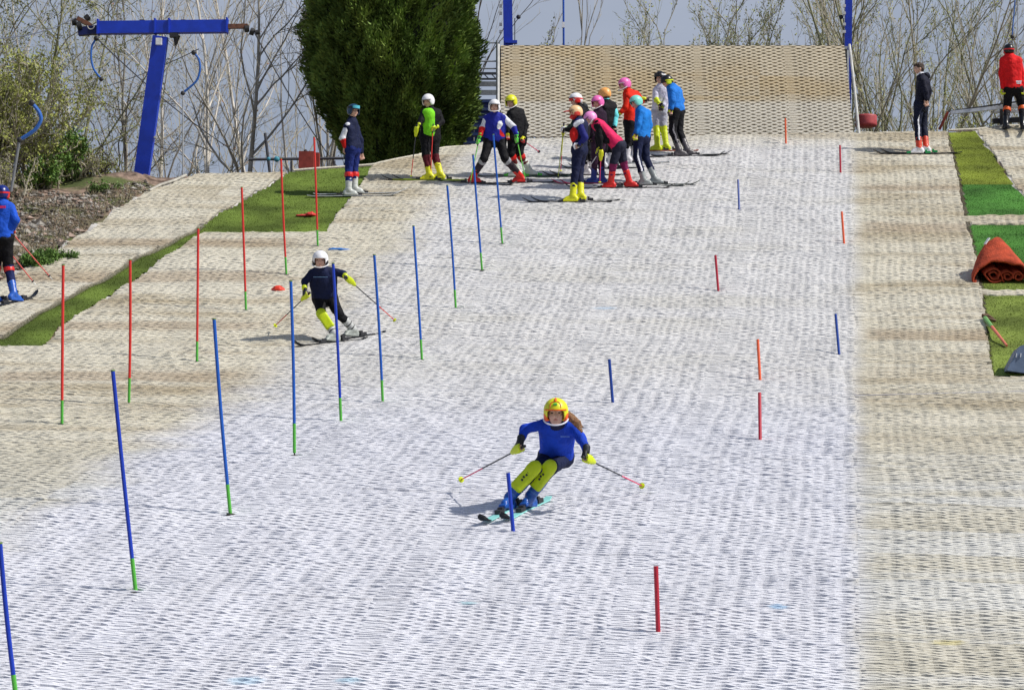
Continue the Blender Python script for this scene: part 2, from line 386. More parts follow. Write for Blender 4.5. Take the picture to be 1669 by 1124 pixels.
matting('lift_track', [(320, 284), (470, 280), (330, 368), (210, 428), (100, 490), (0, 552), (-28, 565), (-190, 565), (-190, 560), (0, 458), (60, 425), (120, 388), (195, 338), (250, 308)], seed=5)
matting('upper_track', [(1592, 211), (1640, 206), (1860, 202), (1860, 460), (1669, 322)], seed=6)
# artificial grass: pile of small blades over a carpet
def turf_mat(name, c1, c2):
    m = mat(name, c1, .85, .38, 1.1, .6, 300, spec=.15); return m
def turf(name, pix, m, seed):
    poly = wpoly(pix); sheet(name, poly, .016, m, .06)
    A_ = np.array(poly); r = np.random.default_rng(seed)
    area = (np.ptp(A_[:, 0]))*(np.ptp(A_[:, 1])); n = int(area*1300)
    X = r.uniform(A_[:, 0].min(), A_[:, 0].max(), n); Y = r.uniform(A_[:, 1].min(), A_[:, 1].max(), n)
    k = inpoly(X, Y, poly); X, Y = X[k], Y[k]; n = len(X); th = r.uniform(0, PI, n); w = .006; h = r.uniform(.008, .017, n)
    z = G(X, Y)+.014; dx, dy = np.cos(th)*w, np.sin(th)*w; lx, ly = r.normal(0, .012, n), r.normal(0, .012, n)
    V = np.stack([np.stack([X-dx, Y-dy, z], -1), np.stack([X+dx, Y+dy, z], -1), np.stack([X+lx, Y+ly, z+h], -1)], 1).reshape(-1, 3)
    mk(name+'_grass', V, np.arange(n*3).reshape(n, 3), m, org=(0, 0, 0), kind='stuff', label='artificial grass pile', cat='grass')
T_OL = turf_mat('turf_olive', (.19, .235, .03), None); T_GR = turf_mat('turf_green', (.07, .20, .035), None); T_LT = turf_mat('turf_light', (.19, .25, .05), None)
T_LF = turf_mat('turf_left', (.135, .195, .035), None)
turf('left_turf', [(470, 280), (608, 270), (530, 378), (330, 378), (250, 431), (180, 479), (95, 534), (70, 563), (-28, 564), (0, 552), (100, 490), (210, 428), (330, 368)], T_LF, 1)
turf('upper_turf', [(1546, 216), (1591, 213), (1640, 283), (1650, 300), (1568, 300)], T_OL, 2)
turf('middle_turf', [(1568, 300), (1650, 300), (1669, 322), (1860, 450), (1860, 352), (1578, 352)], T_GR, 3)
turf('lower_turf', [(1581, 365), (1860, 365), (1860, 456), (1600, 456)], T_GR, 4)
turf('bottom_turf', [(1600, 456), (1860, 456), (1860, 473), (1603, 473)], T_LT, 5)
turf('wide_turf', [(1604, 480), (1860, 480), (1860, 611), (1618, 611)], T_LT, 6)
# bristle strips across the right-hand turf, frayed seams of the mats
M_FR = mat('frayed_bristles', (.62, .58, .48), .8, .2, 30, .5, 120)
def fringe(name, p0, p1, width, h, n, seed, dirs=None, m=None):
    r = np.random.default_rng(seed); a, b = W(*p0), W(*p1); d = unit((b-a)[:2]); nrm = np.array([-d[1], d[0]])
    s = r.uniform(0, 1, n); base = a[None, :2]+s[:, None]*(b-a)[None, :2]+nrm*r.uniform(-width/2, width/2, n)[:, None]
    tip = base+nrm*(r.normal(0, .02, n)+(0 if dirs is None else dirs*r.uniform(.01, .06, n)))[:, None]+d*r.normal(0, .02, n)[:, None]
    zb = G(base[:, 0], base[:, 1]); w = .0045
    V = np.stack([np.c_[base-d*w, zb], np.c_[base+d*w, zb], np.c_[tip, zb+h*r.uniform(.6, 1.1, n)]], 1).reshape(-1, 3)
    mk(name, V, np.arange(3*n).reshape(n, 3), m or M_FR, org=(0, 0, 0), kind='stuff', label='frayed bristle edge of the matting', cat='bristles')
matting('cross_strip', [(1574, 351), (1860, 351), (1860, 366), (1582, 366)], seed=21); matting('narrow_strip', [(1598, 472), (1860, 472), (1860, 481), (1602, 481)], seed=22)
ED = [(1545, 216), (1560, 270), (1572, 330), (1585, 385), (1600, 455), (1610, 530), (1620, 612)]
for q in range(len(ED)-1): fringe('bristle_grass', ED[q], ED[q+1], .07, .045, 2600, 10+q, dirs=-1)
EL = [(330, 368), (210, 428), (100, 490), (0, 552)]
for q in range(3): fringe('bristle_grass', EL[q], EL[q+1], .10, .05, 4500, 30+q, dirs=1)
# grey tube added to draw the crease in the matting, lower right
def ground_line(pix, r_, name, m, label, cat, lift=.035, n=14):
    pts = []
    for q in range(len(pix)-1):
        a, b = W(*pix[q]), W(*pix[q+1])
        for s in np.linspace(0, 1, n, endpoint=False): c = a+(b-a)*s; c[2] = float(G(c[0], c[1]))+lift; pts.append(c)
    return MB().tube(pts, r_, 6).build(name, m, label=label, cat=cat)
ground_line([(1392, 646), (1500, 644), (1600, 641), (1860, 634)], .007, 'cable', mat('crease_grey', (.34, .34, .40), .6), 'thin grey line added for a crease across the matting at the lower right', 'cable', .04)

# ---------------------------------------------------------------- rubble on the bank
poly = wpoly([(-190, 470), (-190, 340), (130, 318), (235, 300), (250, 306), (195, 335), (120, 384), (60, 421), (0, 453)]); A_ = np.array(poly)
n = 7500; X = rng.uniform(A_[:, 0].min(), A_[:, 0].max(), n*3); Y = rng.uniform(A_[:, 1].min(), A_[:, 1].max(), n*3); k = inpoly(X, Y, poly); X, Y = X[k][:n], Y[k][:n]
oc = np.array([[1,0,0],[-1,0,0],[0,1,0],[0,-1,0],[0,0,1],[0,0,-1.]]); of = np.array([[0,2,4],[2,1,4],[1,3,4],[3,0,4],[2,0,5],[1,2,5],[3,1,5],[0,3,5]])
sc_ = rng.lognormal(-3.95, .6, (len(X), 1, 1))*rng.uniform(.5, 1.3, (len(X), 6, 3)); ce = np.stack([X, Y, G(X, Y)], -1)
V = (ce[:, None]+oc*sc_*[1.2, 1, .8]).reshape(-1, 3); F = (np.arange(len(X))[:, None, None]*6+of).reshape(-1, 3)
mk('rubble', V, F, [mat('stone_pink', (.33, .245, .20), .9, .3, 6), mat('stone_dark', (.10, .085, .07), .9, .3, 6), mat('stone_grey', (.30, .28, .25), .9, .3, 6)], org=(0, 0, 0), midx=np.repeat(rng.choice(3, len(X), p=[.22, .38, .40]), 8), kind='stuff', label='pinkish rubble and soil on the bank', cat='rubble')

ground_line([(478, 278), (540, 273), (610, 267.5), (680, 254), (735, 239.5), (800, 227.5), (812, 226)], .028, 'edge_strip', M_FR, 'pale edging strip along the crest behind the wide turf and the waiting skiers', 'edging', .03)
ground_line([(1546, 213), (1592, 211), (1640, 205), (1700, 203)], .028, 'edge_strip', M_FR, 'pale edging strip along the crest above the narrow olive turf', 'edging', .03)
n = 42000; X = rng.uniform(A_[:, 0].min(), A_[:, 0].max(), n); Y = rng.uniform(A_[:, 1].min(), A_[:, 1].max(), n); k = inpoly(X, Y, poly) & (np.sin(X*2.1+Y)*np.sin(Y*1.7)+rng.normal(0, .5, n) > .1); X, Y = X[k], Y[k]; n = len(X)
th = rng.uniform(0, PI, n); h = rng.uniform(.03, .13, n); z = G(X, Y); w = .005; lx, ly = rng.normal(0, .05, n), rng.normal(0, .05, n)
V = np.stack([np.stack([X-np.cos(th)*w, Y-np.sin(th)*w, z], -1), np.stack([X+np.cos(th)*w, Y+np.sin(th)*w, z], -1), np.stack([X+lx, Y+ly, z+h], -1)], 1).reshape(-1, 3)
mk('dry_grass', V, np.arange(n*3).reshape(n, 3), mat('straw', (.30, .26, .16), .9, .35, 2), org=(0, 0, 0), kind='stuff', label='dry straw-coloured grass between the rubble', cat='grass')
# ---------------------------------------------------------------- start ramp
RT = 50.35; RY0 = 49.42; rz0 = float(P(RY0))-.03
def ramp_pt(u, s): # s 0..1 up the face, gently curved
    y = RY0+ 1.0*s+.25*s*s; z = rz0-.02+ (RH)*s - 0.05*s*s
    return y, z
ztop = at(1100, 66, RY0+1.35)[2]; RH = ztop-rz0+.03
xl0, xr0 = at(814, 180, RY0+.4)[0], at(1399, 180, RY0+.4)[0]
def ramp_map(U, V, H):
    L_ = math.hypot(RH, 1.25); s = np.clip(V/L_, -.02, 1.02); y = RY0+1.0*s+.25*s*s; z = rz0+RH*s
    ny, nz_ = -RH, 1.25; q = math.hypot(ny, nz_); x = U
    return np.stack([x, y+H*ny/q, z+H*nz_/q+0*x], -1)
ramp = empty('start_ramp', (float((xl0+xr0)/2), 50.4, rz0), 'steep tan start ramp covered in honeycomb brush matting behind the waiting skiers', 'ramp')
V, Q = lattice(xl0+.02, xr0-.02, 0, math.hypot(RH, 1.25), .045, ramp_map, lambda U, V: U > -99, thick=.033, hgt=.014, seed=9, amp=.27, seam_free=True)
mk('matting_surface', V, Q, M_RAMPB, ramp)
b = MB(); uu = np.linspace(0, 1, 14)
V = []; 
for s in uu: y, z = RY0+s+.25*s*s, rz0+RH*s; V += [[xl0+.06, y+.012, z-.004], [xr0-.08, y+.012, z-.004]]
b.add(V, [[2*q, 2*q+1, 2*q+3, 2*q+2] for q in range(13)]); b.build('backing_board', mat('ramp_board', (.035, .026, .016), .9, .3, 3), ramp)
M_PALE = mat('pale_edge', (.5, .5, .48), .6, .15, 9); M_STEEL = mat('galvanised_steel', (.38, .40, .42), .45, .2, 20, metal=.6)
for x in (xl0-.03, xr0+.03):
    MB().tube([[x, RY0+s+.25*s*s-.02, rz0+RH*s] for s in uu], .03, 8).build('edge_pipe', M_PALE, ramp)
MB().bar([xl0, RY0+1.42, ztop-.02], [xr0, RY0+1.42, ztop-.02], .3, .06).build('platform', M_STEEL, ramp)
b = MB(); 
for x in np.linspace(xl0, xr0, 5): b.tube([[x, RY0+1.4, rz0-3.5], [x, RY0+1.4, ztop-.05]], .04, 8); b.tube([[x, 53.0, rz0-3.5], [x, 53.0, ztop]], .04, 8)
b.build('scaffold_leg', M_STEEL, ramp)
# stair tower to the left of the ramp
def q_(px, py, t): return at(px, py, t)
st_ = empty('stair_tower', (q_(785, 225, 55.4)[0], 55.4, rz0-1.5), 'grey scaffold stair with dark blue treads between evergreen and start ramp', 'stairs')
b = MB(); M_NAVY = mat('navy_paint', srgb(20, 32, 80), .45, .2, 8)
for k_, py in enumerate((70, 100, 112)): b.tube([q_(730, py, 55.4), q_(815, py, 55.4)], .018, 6)
b.build('handrail', M_STEEL, st_)
b = MB()
for px in (772, 810): b.tube([q_(px, 66, 55.4), q_(px, 270, 55.4)], .025, 6)
b.build('upright', M_STEEL, st_)
b = MB(); b.bar(q_(735, 120, 55.4), q_(812, 120, 55.4), .06, .05); b.bar(q_(735, 129, 55.3), q_(812, 129, 55.3), .04, .04)
for px in range(740, 812, 12): b.bar(q_(px, 120, 55.3), q_(px+9, 129, 55.3), .02, .02)
b.build('lattice_beam', mat('dark_steel', (.05, .055, .07), .5), st_)
for k_, py in enumerate((137, 151)): MB().bar(q_(735, py, 55.7), q_(812, py, 55.7), .04, .11).build('deck_board', M_STEEL, st_)
for k_ in range(7):
    py = 166+k_*13.5; MB().bar(q_(738, py, 55.4-.12*k_), q_(809, py, 55.4-.12*k_), .26, .06).build('tread', mat('navy_tread', srgb(52, 72, 120), .5), st_)
MB().box(q_(775, 215, 56.2), (.56, .02, .75)).build('back_panel', M_NAVY, st_)
# blue masts behind the ramp
M_BLUE = mat('blue_paint', srgb(22, 60, 190), .42, .12, 5, .05, 40, spec=.5)
M_DARK = mat('dark_fitting', (.03, .03, .035), .5)
def mast(px0, px1, wpx, t, label, lamp):
    e = empty('lift_mast', at(px0, 300, t), label, 'mast')
    a, c = at(px0, 330, t), at(px1, -160, t)
    MB().bar(a, c, wpx/FPX*t, wpx/FPX*t).build('post', M_BLUE, e)
    g_ = MB()
    if lamp: g_.bar(at(px0-9, 69, t-.1), at(px0+11, 69, t-.1), .14, .06); g_.build('foot_bracket', M_BLUE, e)
    g2 = MB().bar(at(px1+(14 if lamp else -10), 30, t), at(px1+(14 if lamp else -10), 120, t), .018, .018)
    g2.ball(at(px1+(20 if lamp else -14), 28, t), .05); g2.build('cable_arm', M_DARK, e)
    for py in (10, 22, 40, 52): MB().box(at(px1-9, py, t-.05), (.03, .03, .03)).build('bolt_plate', mat('pale_bolt', (.6, .6, .6), .5), e)
mast(832, 825, 15, 52.6, 'tall blue lift mast rising behind the left end of the start ramp', True)
mast(1379, 1385, 11, 52.6, 'tall blue lift mast rising behind the right end of the start ramp', False)
b = MB().tube([at(919, 120, 53), at(918, -60, 53)], .022, 8); po = b.build('flag_pole', gloss('polebl', (40, 90, 190)), label='thin blue pole sticking up behind the middle of the start ramp', cat='pole')
MB().box(at(918, 41, 53), (.03, .03, .06)).build('clamp', mat('white_clamp', (.8, .8, .8)), po)
# red tub by the ramp, orange-red bits
def lathe(c, prof, n=28, m=0):
    V = []; ang = np.arange(n)*2*PI/n
    for r_, z_ in prof: V.append(np.stack([c[0]+r_*np.cos(ang), c[1]+r_*np.sin(ang), np.full(n, c[2]+z_)], 1))
    V = np.concatenate(V); i = np.arange(n); j = (i+1) % n
    return V, np.concatenate([np.stack([q*n+i, q*n+j, (q+1)*n+j, (q+1)*n+i], 1) for q in range(len(prof)-1)])
c = at(1412, 219, 50.6); c[2] = float(P(50.2))-.08
V, Q = lathe(c, [(0, 0), (.20, 0), (.225, .05), (.215, .08), (.225, .12), (.215, .15), (.225, .2), (.21, .235), (.19, .24), (0, .24)])
mk('tub', V, Q, mat('faded_red', srgb(176, 74, 78), .55, .12, 12), smooth=True, label='faded red ribbed tub at the right foot of the start ramp', cat='tub')
# ---------------------------------------------------------------- slalom gates
M_GB = gloss('gate_blue', (28, 92, 186), .35); M_GDB = gloss('gate_deep_blue', (24, 60, 178), .35); M_GR = gloss('gate_red', (214, 52, 44), .35)
M_GO = gloss('gate_orange', (240, 104, 62), .4); M_GC = gloss('gate_crimson', (186, 40, 60), .35); M_GG = gloss('gate_green', (84, 178, 62), .45); M_NB = gloss('gate_navy', (26, 66, 152), .35)
M_BASE = mat('gate_base', (.05, .05, .045), .7, .2, 30)
def gate(base, top, m, label, group, green=.165, bend=0., r=.0165, spike=0.):
    b0 = W(*base); t = trow(base[1]); a = b0.copy(); b0[2] = float(G(b0[0], b0[1])); c = at(top[0], top[1], t)
    e = empty('slalom_pole', b0, label, 'slalom pole', group)
    d = c-b0; side = np.array([1, 0, 0.])
    pt = lambda s: b0+d*s+side*bend*math.sin(PI*s)
    g0 = spike
    if green:
        MB().tube([pt(s) for s in np.linspace(g0, g0+green, 4)], r*1.02, 10).build('hinge_sleeve', M_GG, e)
    if spike: MB().tube([pt(0), pt(g0+.004)], .008, 6).build('spike', M_BASE, e)
    MB().tube([pt(s) for s in np.linspace(g0+green-.004, 1, 10)], r, 10).build('shaft', m, e)
    if green: MB().tube([pt(1), pt(1)+unit(d)*.012], r*1.1, 10).build('cap', M_TIP, e)
    V, Q = lathe(b0, [(0, .036), (.03, .036), (.052, .028), (.055, .0)] if green else [(0, .03), (.02, .03), (.026, .026), (.028, 0)], 16); mk('base_plate', V, Q, M_BASE, e)
    return e
M_TIP = gloss('gate_tip', (110, 140, 60), .5)
GRP = 'tall slalom gate poles down the piste'; GS = 'short stubby marker poles on the right of the piste'
for bp_, tp, lab in (((101, 692), (103, 433), 'tall red slalom pole with green foot, lowest and farthest left of the red row'),
                   ((210, 659), (212, 424), 'tall red slalom pole with green foot, second from the left in the red row'),
                   ((321, 590), (323, 373), 'tall red slalom pole with green foot, third from the left in the red row'),
                   ((401, 506), (394, 306), 'tall red slalom pole just below the left corner of the turf, fourth of the row'),
                   ((467, 448), (458, 259), 'tall red slalom pole standing right above the small red cone on the matting'),
                   ((518, 402), (512, 224), 'tall red slalom pole in front of the green turf, farthest up of the red row')):
    gate(bp_, tp, M_GR, lab, GRP, spike=.03 if bp_[0] == 210 else 0., bend=rng.normal(0, .006))
for bp_, tp, m, lab in (((27, 1135), (0, 886), M_GDB, 'tall blue slalom pole cut off at the lower left corner of the view'),
                   ((222, 965), (184, 605), M_GDB, 'tall leaning blue slalom pole with green foot, second nearest, left foreground'),
                   ((376, 838), (349, 521), M_GB, 'tall leaning blue slalom pole with green foot, third nearest of the blue row'),
                   ((480, 743), (474, 459), M_GB, 'tall blue slalom pole on a thin spike, just left of the skier in white helmet'),
                   ((556, 688), (543, 430), M_GDB, 'tall blue slalom pole standing in front of the skier in white helmet'),
                   ((624, 656), (610, 416), M_GB, 'tall blue slalom pole just right of the skier in white helmet'),
                   ((688, 587), (674, 369), M_GB, 'tall blue slalom pole, second to the right of the skier in white helmet'),
                   ((743, 503), (729, 303), M_GB, 'tall blue slalom pole, third from the top of the blue row'),
                   ((786, 441), (771, 253), M_GB, 'tall blue slalom pole, second from the top of the blue row'),
                   ((819, 398), (804, 220), M_GB, 'tall blue slalom pole before the racer in blue top, farthest of the row')):
    gate(bp_, tp, m, lab, GRP, spike=.032 if bp_[0] == 480 else 0., bend=rng.normal(0, .006))
for bp_, tp, m, lab in (((837, 868), (828, 770), M_GDB, 'short blue marker pole right in front of the skis of the girl in yellow helmet'),
                   ((1073, 1032), (1069, 922), M_GC, 'short crimson marker pole nearest the viewer, lower right of the bleached lane'),
                   ((1239, 721), (1238, 640), M_GC, 'short crimson marker pole directly below an orange one, halfway down the piste'),
                   ((1239, 620), (1235, 553), M_GO, 'short orange marker pole directly above a crimson one'),
                   ((999, 657), (993, 585), M_NB, 'short blue marker pole above and right of the girl in yellow helmet'),
                   ((1368, 578), (1362, 512), M_NB, 'short dark blue marker pole beside the right edge of the bleached lane'),
                   ((1171, 475), (1166, 416), M_GC, 'short red marker pole alone in the middle of the bleached lane'),
                   ((1376, 398), (1372, 345), M_GO, 'short slightly tilted orange marker pole at the right edge of the bleached lane'),
                   ((1205, 343), (1203, 293), M_NB, 'short dark blue marker pole below the group of skiers, farthest up of the blue markers'),
                   ((1370, 282), (1369, 237), M_GC, 'short red marker pole near the right foot of the start ramp'),
                   ((1281, 235), (1280, 193), M_GO, 'short orange marker pole standing against the honeycomb start ramp')):
    gate(bp_, tp, m, lab, GS, green=0, r=.0185)

# ---------------------------------------------------------------- lift tower
T0 = 47.0
lt = empty('lift_tower', at(230, 305, T0), 'blue T-shaped drag lift tower leaning at the top left', 'lift tower')
a, c = at(225, 330, T0), at(262, 60, T0)
b = MB(); w_ = 24/FPX*T0
b.bar(a, c, w_, w_*.7, up=(0, -1, 0)); b.build('post', M_BLUE, lt)
b = MB(); b.bar(at(160, 46, T0), at(370, 43.5, T0), .24, .18, up=(0, -1, 0))
for px in (160, 253, 276, 370): b.bar(at(px-1, 45-(px-160)*.012, T0), at(px+1.5, 45-(px-160)*.012, T0), .29, .23, up=(0, -1, 0))
b.build('cross_arm', M_BLUE, lt)
MB().bar(at(128, 52, T0), at(160, 49, T0), .16, .14, up=(0, -1, 0)).build('end_bracket', mat('dark_blue', srgb(18, 30, 90), .5), lt)
M_RUB = mat('rubber', (.02, .02, .022), .6, .2, 20); M_RUST = mat('rust', (.17, .075, .045), .75, .3, 14)
def wheel(px, py, rpx, tilt=0, dt=0):
    c_ = at(px, py, T0+dt); r_ = rpx/FPX*T0; ax = unit([1, .2, tilt]); p, q = frame(ax)
    b = MB(); ang = np.linspace(0, 2*PI, 17)
    b.tube([c_-ax*.045, c_-ax*.04, c_+ax*.04, c_+ax*.045], [r_*.9, r_, r_, r_*.9], 16)
    return b
wheel(121, 36, 6, .1).build('sheave', M_RUB, lt); wheel(129, 42, 7, .3, -.1).build('sheave', M_RUB, lt); wheel(142, 29, 5, .9, .1).build('sheave', M_RUB, lt)
wheel(402, 47, 6, .1).build('sheave', M_RUB, lt); wheel(411, 52, 6, -.3, .15).build('sheave', M_RUB, lt); wheel(419, 53, 4, .2, .1).build('sheave', M_RUB, lt)
MB().bar(at(126, 30, T0), at(148, 42, T0), .10, .08).build('sheave_frame', M_RUST, lt)
MB().bar(at(372, 43.5, T0), at(404, 43, T0), .085, .085).build('end_stub', M_RUST, lt)
th = np.linspace(0, PI, 9); MB().tube([at(148+9*-math.cos(x)*.6, 42+6*math.sin(x), T0-.12) for x in th], .01, 6).build('hose', M_PALE, lt)
MB().box(at(259, 68, T0-.16), (.055, .04, .065)).build('junction_box', mat('lamp_white', (.75, .76, .78), .4), lt)
b = MB(); cc = at(283, 64, T0); b.bar(at(277, 58, T0-.05), at(290, 58, T0-.05), .12, .08); b.tube([at(288, 58, T0), at(286, 75, T0)], [.075, .02], 8); b.build('floodlight', M_DARK, lt)
for px in (232, 299): MB().box(at(px, 35, T0), (.045, .05, .025)).build('arm_clamp', M_DARK, lt)
for px, py in ((263, 155), (252, 224)): MB().box(at(px+1, py, T0-.05), (.02, .04, .02)).build('step_bolt', M_PALE, lt)
# cables: two haul ropes and thinner lines
def cable(p, label, r_=.013, n=16, sag=.15):
    a, c = at(*p[0]), at(*p[1]); s = np.linspace(0, 1, n)[:, None]; L_ = a+(c-a)*s; L_[:, 2] -= (4*s*(1-s)*sag)[:, 0]
    return MB().tube(L_, r_, 6).build('steel_cable', mat('cable_dark', (.10, .11, .14), .5, .2, 5), label=label, cat='cable', group='lift cables')
cable(((155, 60, 47), (395, 255, 60)), 'dark lift cable sloping down from the left end of the blue cross arm')
cable(((415, 54, 47), (560, 285, 60)), 'dark lift cable sloping from the right cross arm end towards the evergreen')
cable(((324, 80, 46.5), (90, 158, 62)), 'thin cable crossing behind the blue tower post', .009)
cable(((128, 26, 47), (-60, 62, 30)), 'thin cable leaving the left sheaves towards the frame edge', .009)
# hangers
M_HB = gloss('hanger_blue', (46, 104, 190), .4); M_STK = mat('hanger_stick', (.55, .57, .6), .35, .15, 20, metal=.5); M_STKD = mat('hanger_dark', (.2, .21, .23), .4, .1, 20)
def hanger(arc, stick, t, label, disc=None, dark=False, r_=.02):
    e = empty('lift_hanger', at(arc[0][0], arc[0][1], t), label, 'lift hanger', 'drag lift hangers')
    A_ = np.array([at(x, y, t) for x, y in arc]); k = len(A_)
    s = np.linspace(0, k-1, 22); L_ = np.stack([np.interp(s, np.arange(k), A_[:, q]) for q in range(3)], 1)
    for _ in range(3): L_[1:-1] = (L_[:-2]+2*L_[1:-1]+L_[2:])/4
    MB().tube(L_, r_, 8).build('spring_arm', M_HB, e)
    MB().tube([at(*stick[0], t), at(*stick[1], t)], r_*.75, 8).build('tow_stick', M_STKD if dark else M_STK, e)
    MB().ball(at(*stick[0], t), .045).build('joint', M_DARK, e); MB().ball(at(arc[0][0], arc[0][1], t), .05).build('joint', M_DARK, e)
    if disc:
        p = at(*disc, t); V, Q = lathe(p, [(0, .05), (.05, .05), (.06, .02), (.15, .015), (.155, -.01), (.14, -.03), (0, -.03)], 20); mk('seat_disc', V, Q, M_DARK, e)
hanger([(157, 63), (149, 75), (148, 95), (152, 113), (165, 129)], ((165, 129), (108, 256)), 46.8, 'drag lift hanger with blue arm slanting left below the left cross arm end', (105, 259))
hanger([(316, 86), (324, 95), (327, 111), (322, 132), (299, 151)], ((298, 152), (298, 298)), 46.0, 'drag lift hanger with blue arm hanging straight down to a disc at the track edge', (298, 303))
hanger([(52, 168), (64, 182), (68, 195), (58, 212), (34, 227)], ((32, 228), (18, 312)), trow(492)-.25, 'drag lift hanger with thick blue arm above the skier in blue jacket', dark=True, r_=.028)
hanger([(1649, -40), (1655, -10), (1653, 20), (1651, 40), (1650, 60)], ((1650, 60), (1648, 76)), 50.6, 'drag lift hanger hanging above the person in the red jacket', dark=True, r_=.012)
MB().tube([at(1660, -60, 50.6), at(1658, 85, 50.6), at(1657, 95, 50.6)], .014, 6).build('tow_stick', M_STK, label='pale vertical stick beside the red jacket helmet, reaching the top edge', cat='tow stick')
# bar with red box left of the evergreen
e = empty('barrier', at(490, 290, 50), 'thin dark barrier rail with posts on the crest left of the evergreen', 'barrier')
MB().tube([at(405, 260, 50), at(560, 258, 50)], .03, 8).build('rail', M_STEEL and mat('rail_dark', (.08, .08, .09), .5), e)
for px, py in ((432, 217),): MB().tube([at(px, py, 50.1), at(px+10, 300, 50.1)], .03, 8).build('post', mat('rail_dark', (.08, .08, .09), .5), e)
for px in (475, 545): MB().tube([at(px, 262, 50.1), at(px, 300, 50.1)], .025, 8).build('post', mat('rail_dark', (.08, .08, .09), .5), e)
MB().ball(at(451, 259.5, 49.95), .06).ball(at(438, 259, 49.95), .04).build('fitting', mat('teal_fitting', srgb(70, 150, 170), .5), e)
e = empty('control_box', at(500, 290, 49.6), 'weathered brick red box with dark knob on the crest behind the turf', 'box')
MB().box(at(500, 266, 49.6), (.15, .16, .22)).build('housing', mat('box_red', srgb(150, 62, 50), .6, .2, 10), e)
MB().box(at(517, 266, 49.75), (.045, .12, .20)).build('side_housing', mat('box_red', srgb(150, 62, 50), .6, .2, 10), e)
MB().ball(at(498, 247, 49.6), (.04, .04, .045)).build('knob', M_DARK, e)
# beam right: silver bar with red end
e = empty('tow_bar', at(1590, 200, 50.8), 'long silver bar with rust-red end plate on the crest by the person in red', 'bar')
MB().bar(at(1549, 184, 50.8), at(1700, 168, 50.8), .07, .07).build('silver_bar', M_STK, e)
MB().bar(at(1545, 182, 50.9), at(1700, 160, 50.9), .03, .03).build('upper_rail', M_DARK, e)
MB().bar(at(1545, 183, 50.75), at(1531, 211, 50.75), .10, .05).build('end_plate', M_RUST if False else mat('plate_red', srgb(150, 62, 44), .6, .2, 10), e)
for px in (1632, 1668): MB().bar(at(px, 172, 50.9), at(px, 215, 50.9), .06, .06).build('leg', M_DARK, e)
MB().bar(at(1618, 198, 51), at(1700, 193, 51), .12, .1).build('base_rail', M_DARK, e)
MB().bar(at(1620, 183, 51), at(1700, 180, 51), .05, .05).build('brace', M_STK, e)

# ---------------------------------------------------------------- small things lying about
def blob(name, px, py, half, m, label, cat, rot=0, lift=.03, seed=0, parts=None):
    c_ = W(px, py); c_[2] = float(G(c_[0], c_[1]))+lift; r = np.random.default_rng(seed)
    b = MB().ball((0, 0, 0), (1, 1, 1), n=20); V = np.concatenate(b.V); ph = r.uniform(0, 6, 6)
    V = V*(1+.16*np.sin(V[:, :1]*5+ph[0])*np.cos(V[:, 1:2]*4+ph[1])+.10*np.sin(V[:, :1]*9+ph[2]))
    V[:, 2] = np.maximum(V[:, 2], -.35); V = V*half; V[:, 2] += V[:, 0]*rot
    return mk(name, V+c_, [np.concatenate(b.Q), np.concatenate(b.T)], m, smooth=True, label=label, cat=cat)
o = blob('slalom_flag', 550, 408, (.185, .10, .035), gloss('flag_blue', (44, 112, 190), .5), 'crumpled blue gate flag lying above the skier in white helmet', 'flag', seed=4)
o = blob('marker_cone', 453, 473, (.10, .09, .065), gloss('cone_red', (224, 62, 40), .5), 'small red marker cone lying on the tan matting', 'cone', seed=2)
o = blob('slalom_flag', 506, 351, (.10, .12, .055), gloss('flag_red', (206, 50, 44), .6), 'crumpled red gate flag lying on the left turf', 'flag', seed=3)
o = blob('slalom_flag', 493, 352, (.12, .05, .025), gloss('flag_red2', (200, 60, 60), .6), 'thin red rag lying beside the crumpled red flag on the turf', 'flag', seed=8)
# rolled red-brown mat on the right turf
t = trow(458); cR = W(1628, 456)
e = empty('rolled_matting', cR, 'tall cone-shaped heap of rolled red-brown carpet on the right turf', 'rolled carpet')
m_r = mat('red_carpet', srgb(176, 70, 42), .9, .25, 9, .8, 40)
def roll_sheet(m, thk=.03, name='outer_wrap'):
    n_ = 48; V = []; th = np.linspace(-.03*PI, 1.03*PI, n_)
    for s in np.linspace(0, 1, 15):
        hg = np.interp(s, [0, .2, .5, .62, 1], [.33, .45, .58, .54, .08]); wd_ = np.interp(s, [0, .2, .5, 1], [.43, .42, .35, .18])
        for x in th:
            w = math.cos(x); h_ = abs(math.sin(x)); pk = h_**(.75+.6*min(s*2, 1))
            V.append([cR[0]+.0*s+wd_*w*(1+.02*math.sin(9*x+s*5)), cR[1]-.28+.85*s, hg*pk+(.014*math.sin(40*s+4*x)+.018*math.sin(9*x+14*s)*math.sin(23*s+2*x))*h_])
    V = np.array(V); V[:, 2] += G(V[:, 0], V[:, 1])+.02
    Q = [[a*n_+b, a*n_+b+1, (a+1)*n_+b+1, (a+1)*n_+b] for a in range(14) for b in range(n_-1)]
    o = mk(name, V, Q, m, e, smooth=True); s = o.modifiers.new('s', 'SOLIDIFY'); s.thickness = thk; s.offset = -1; return o
roll_sheet(m_r)
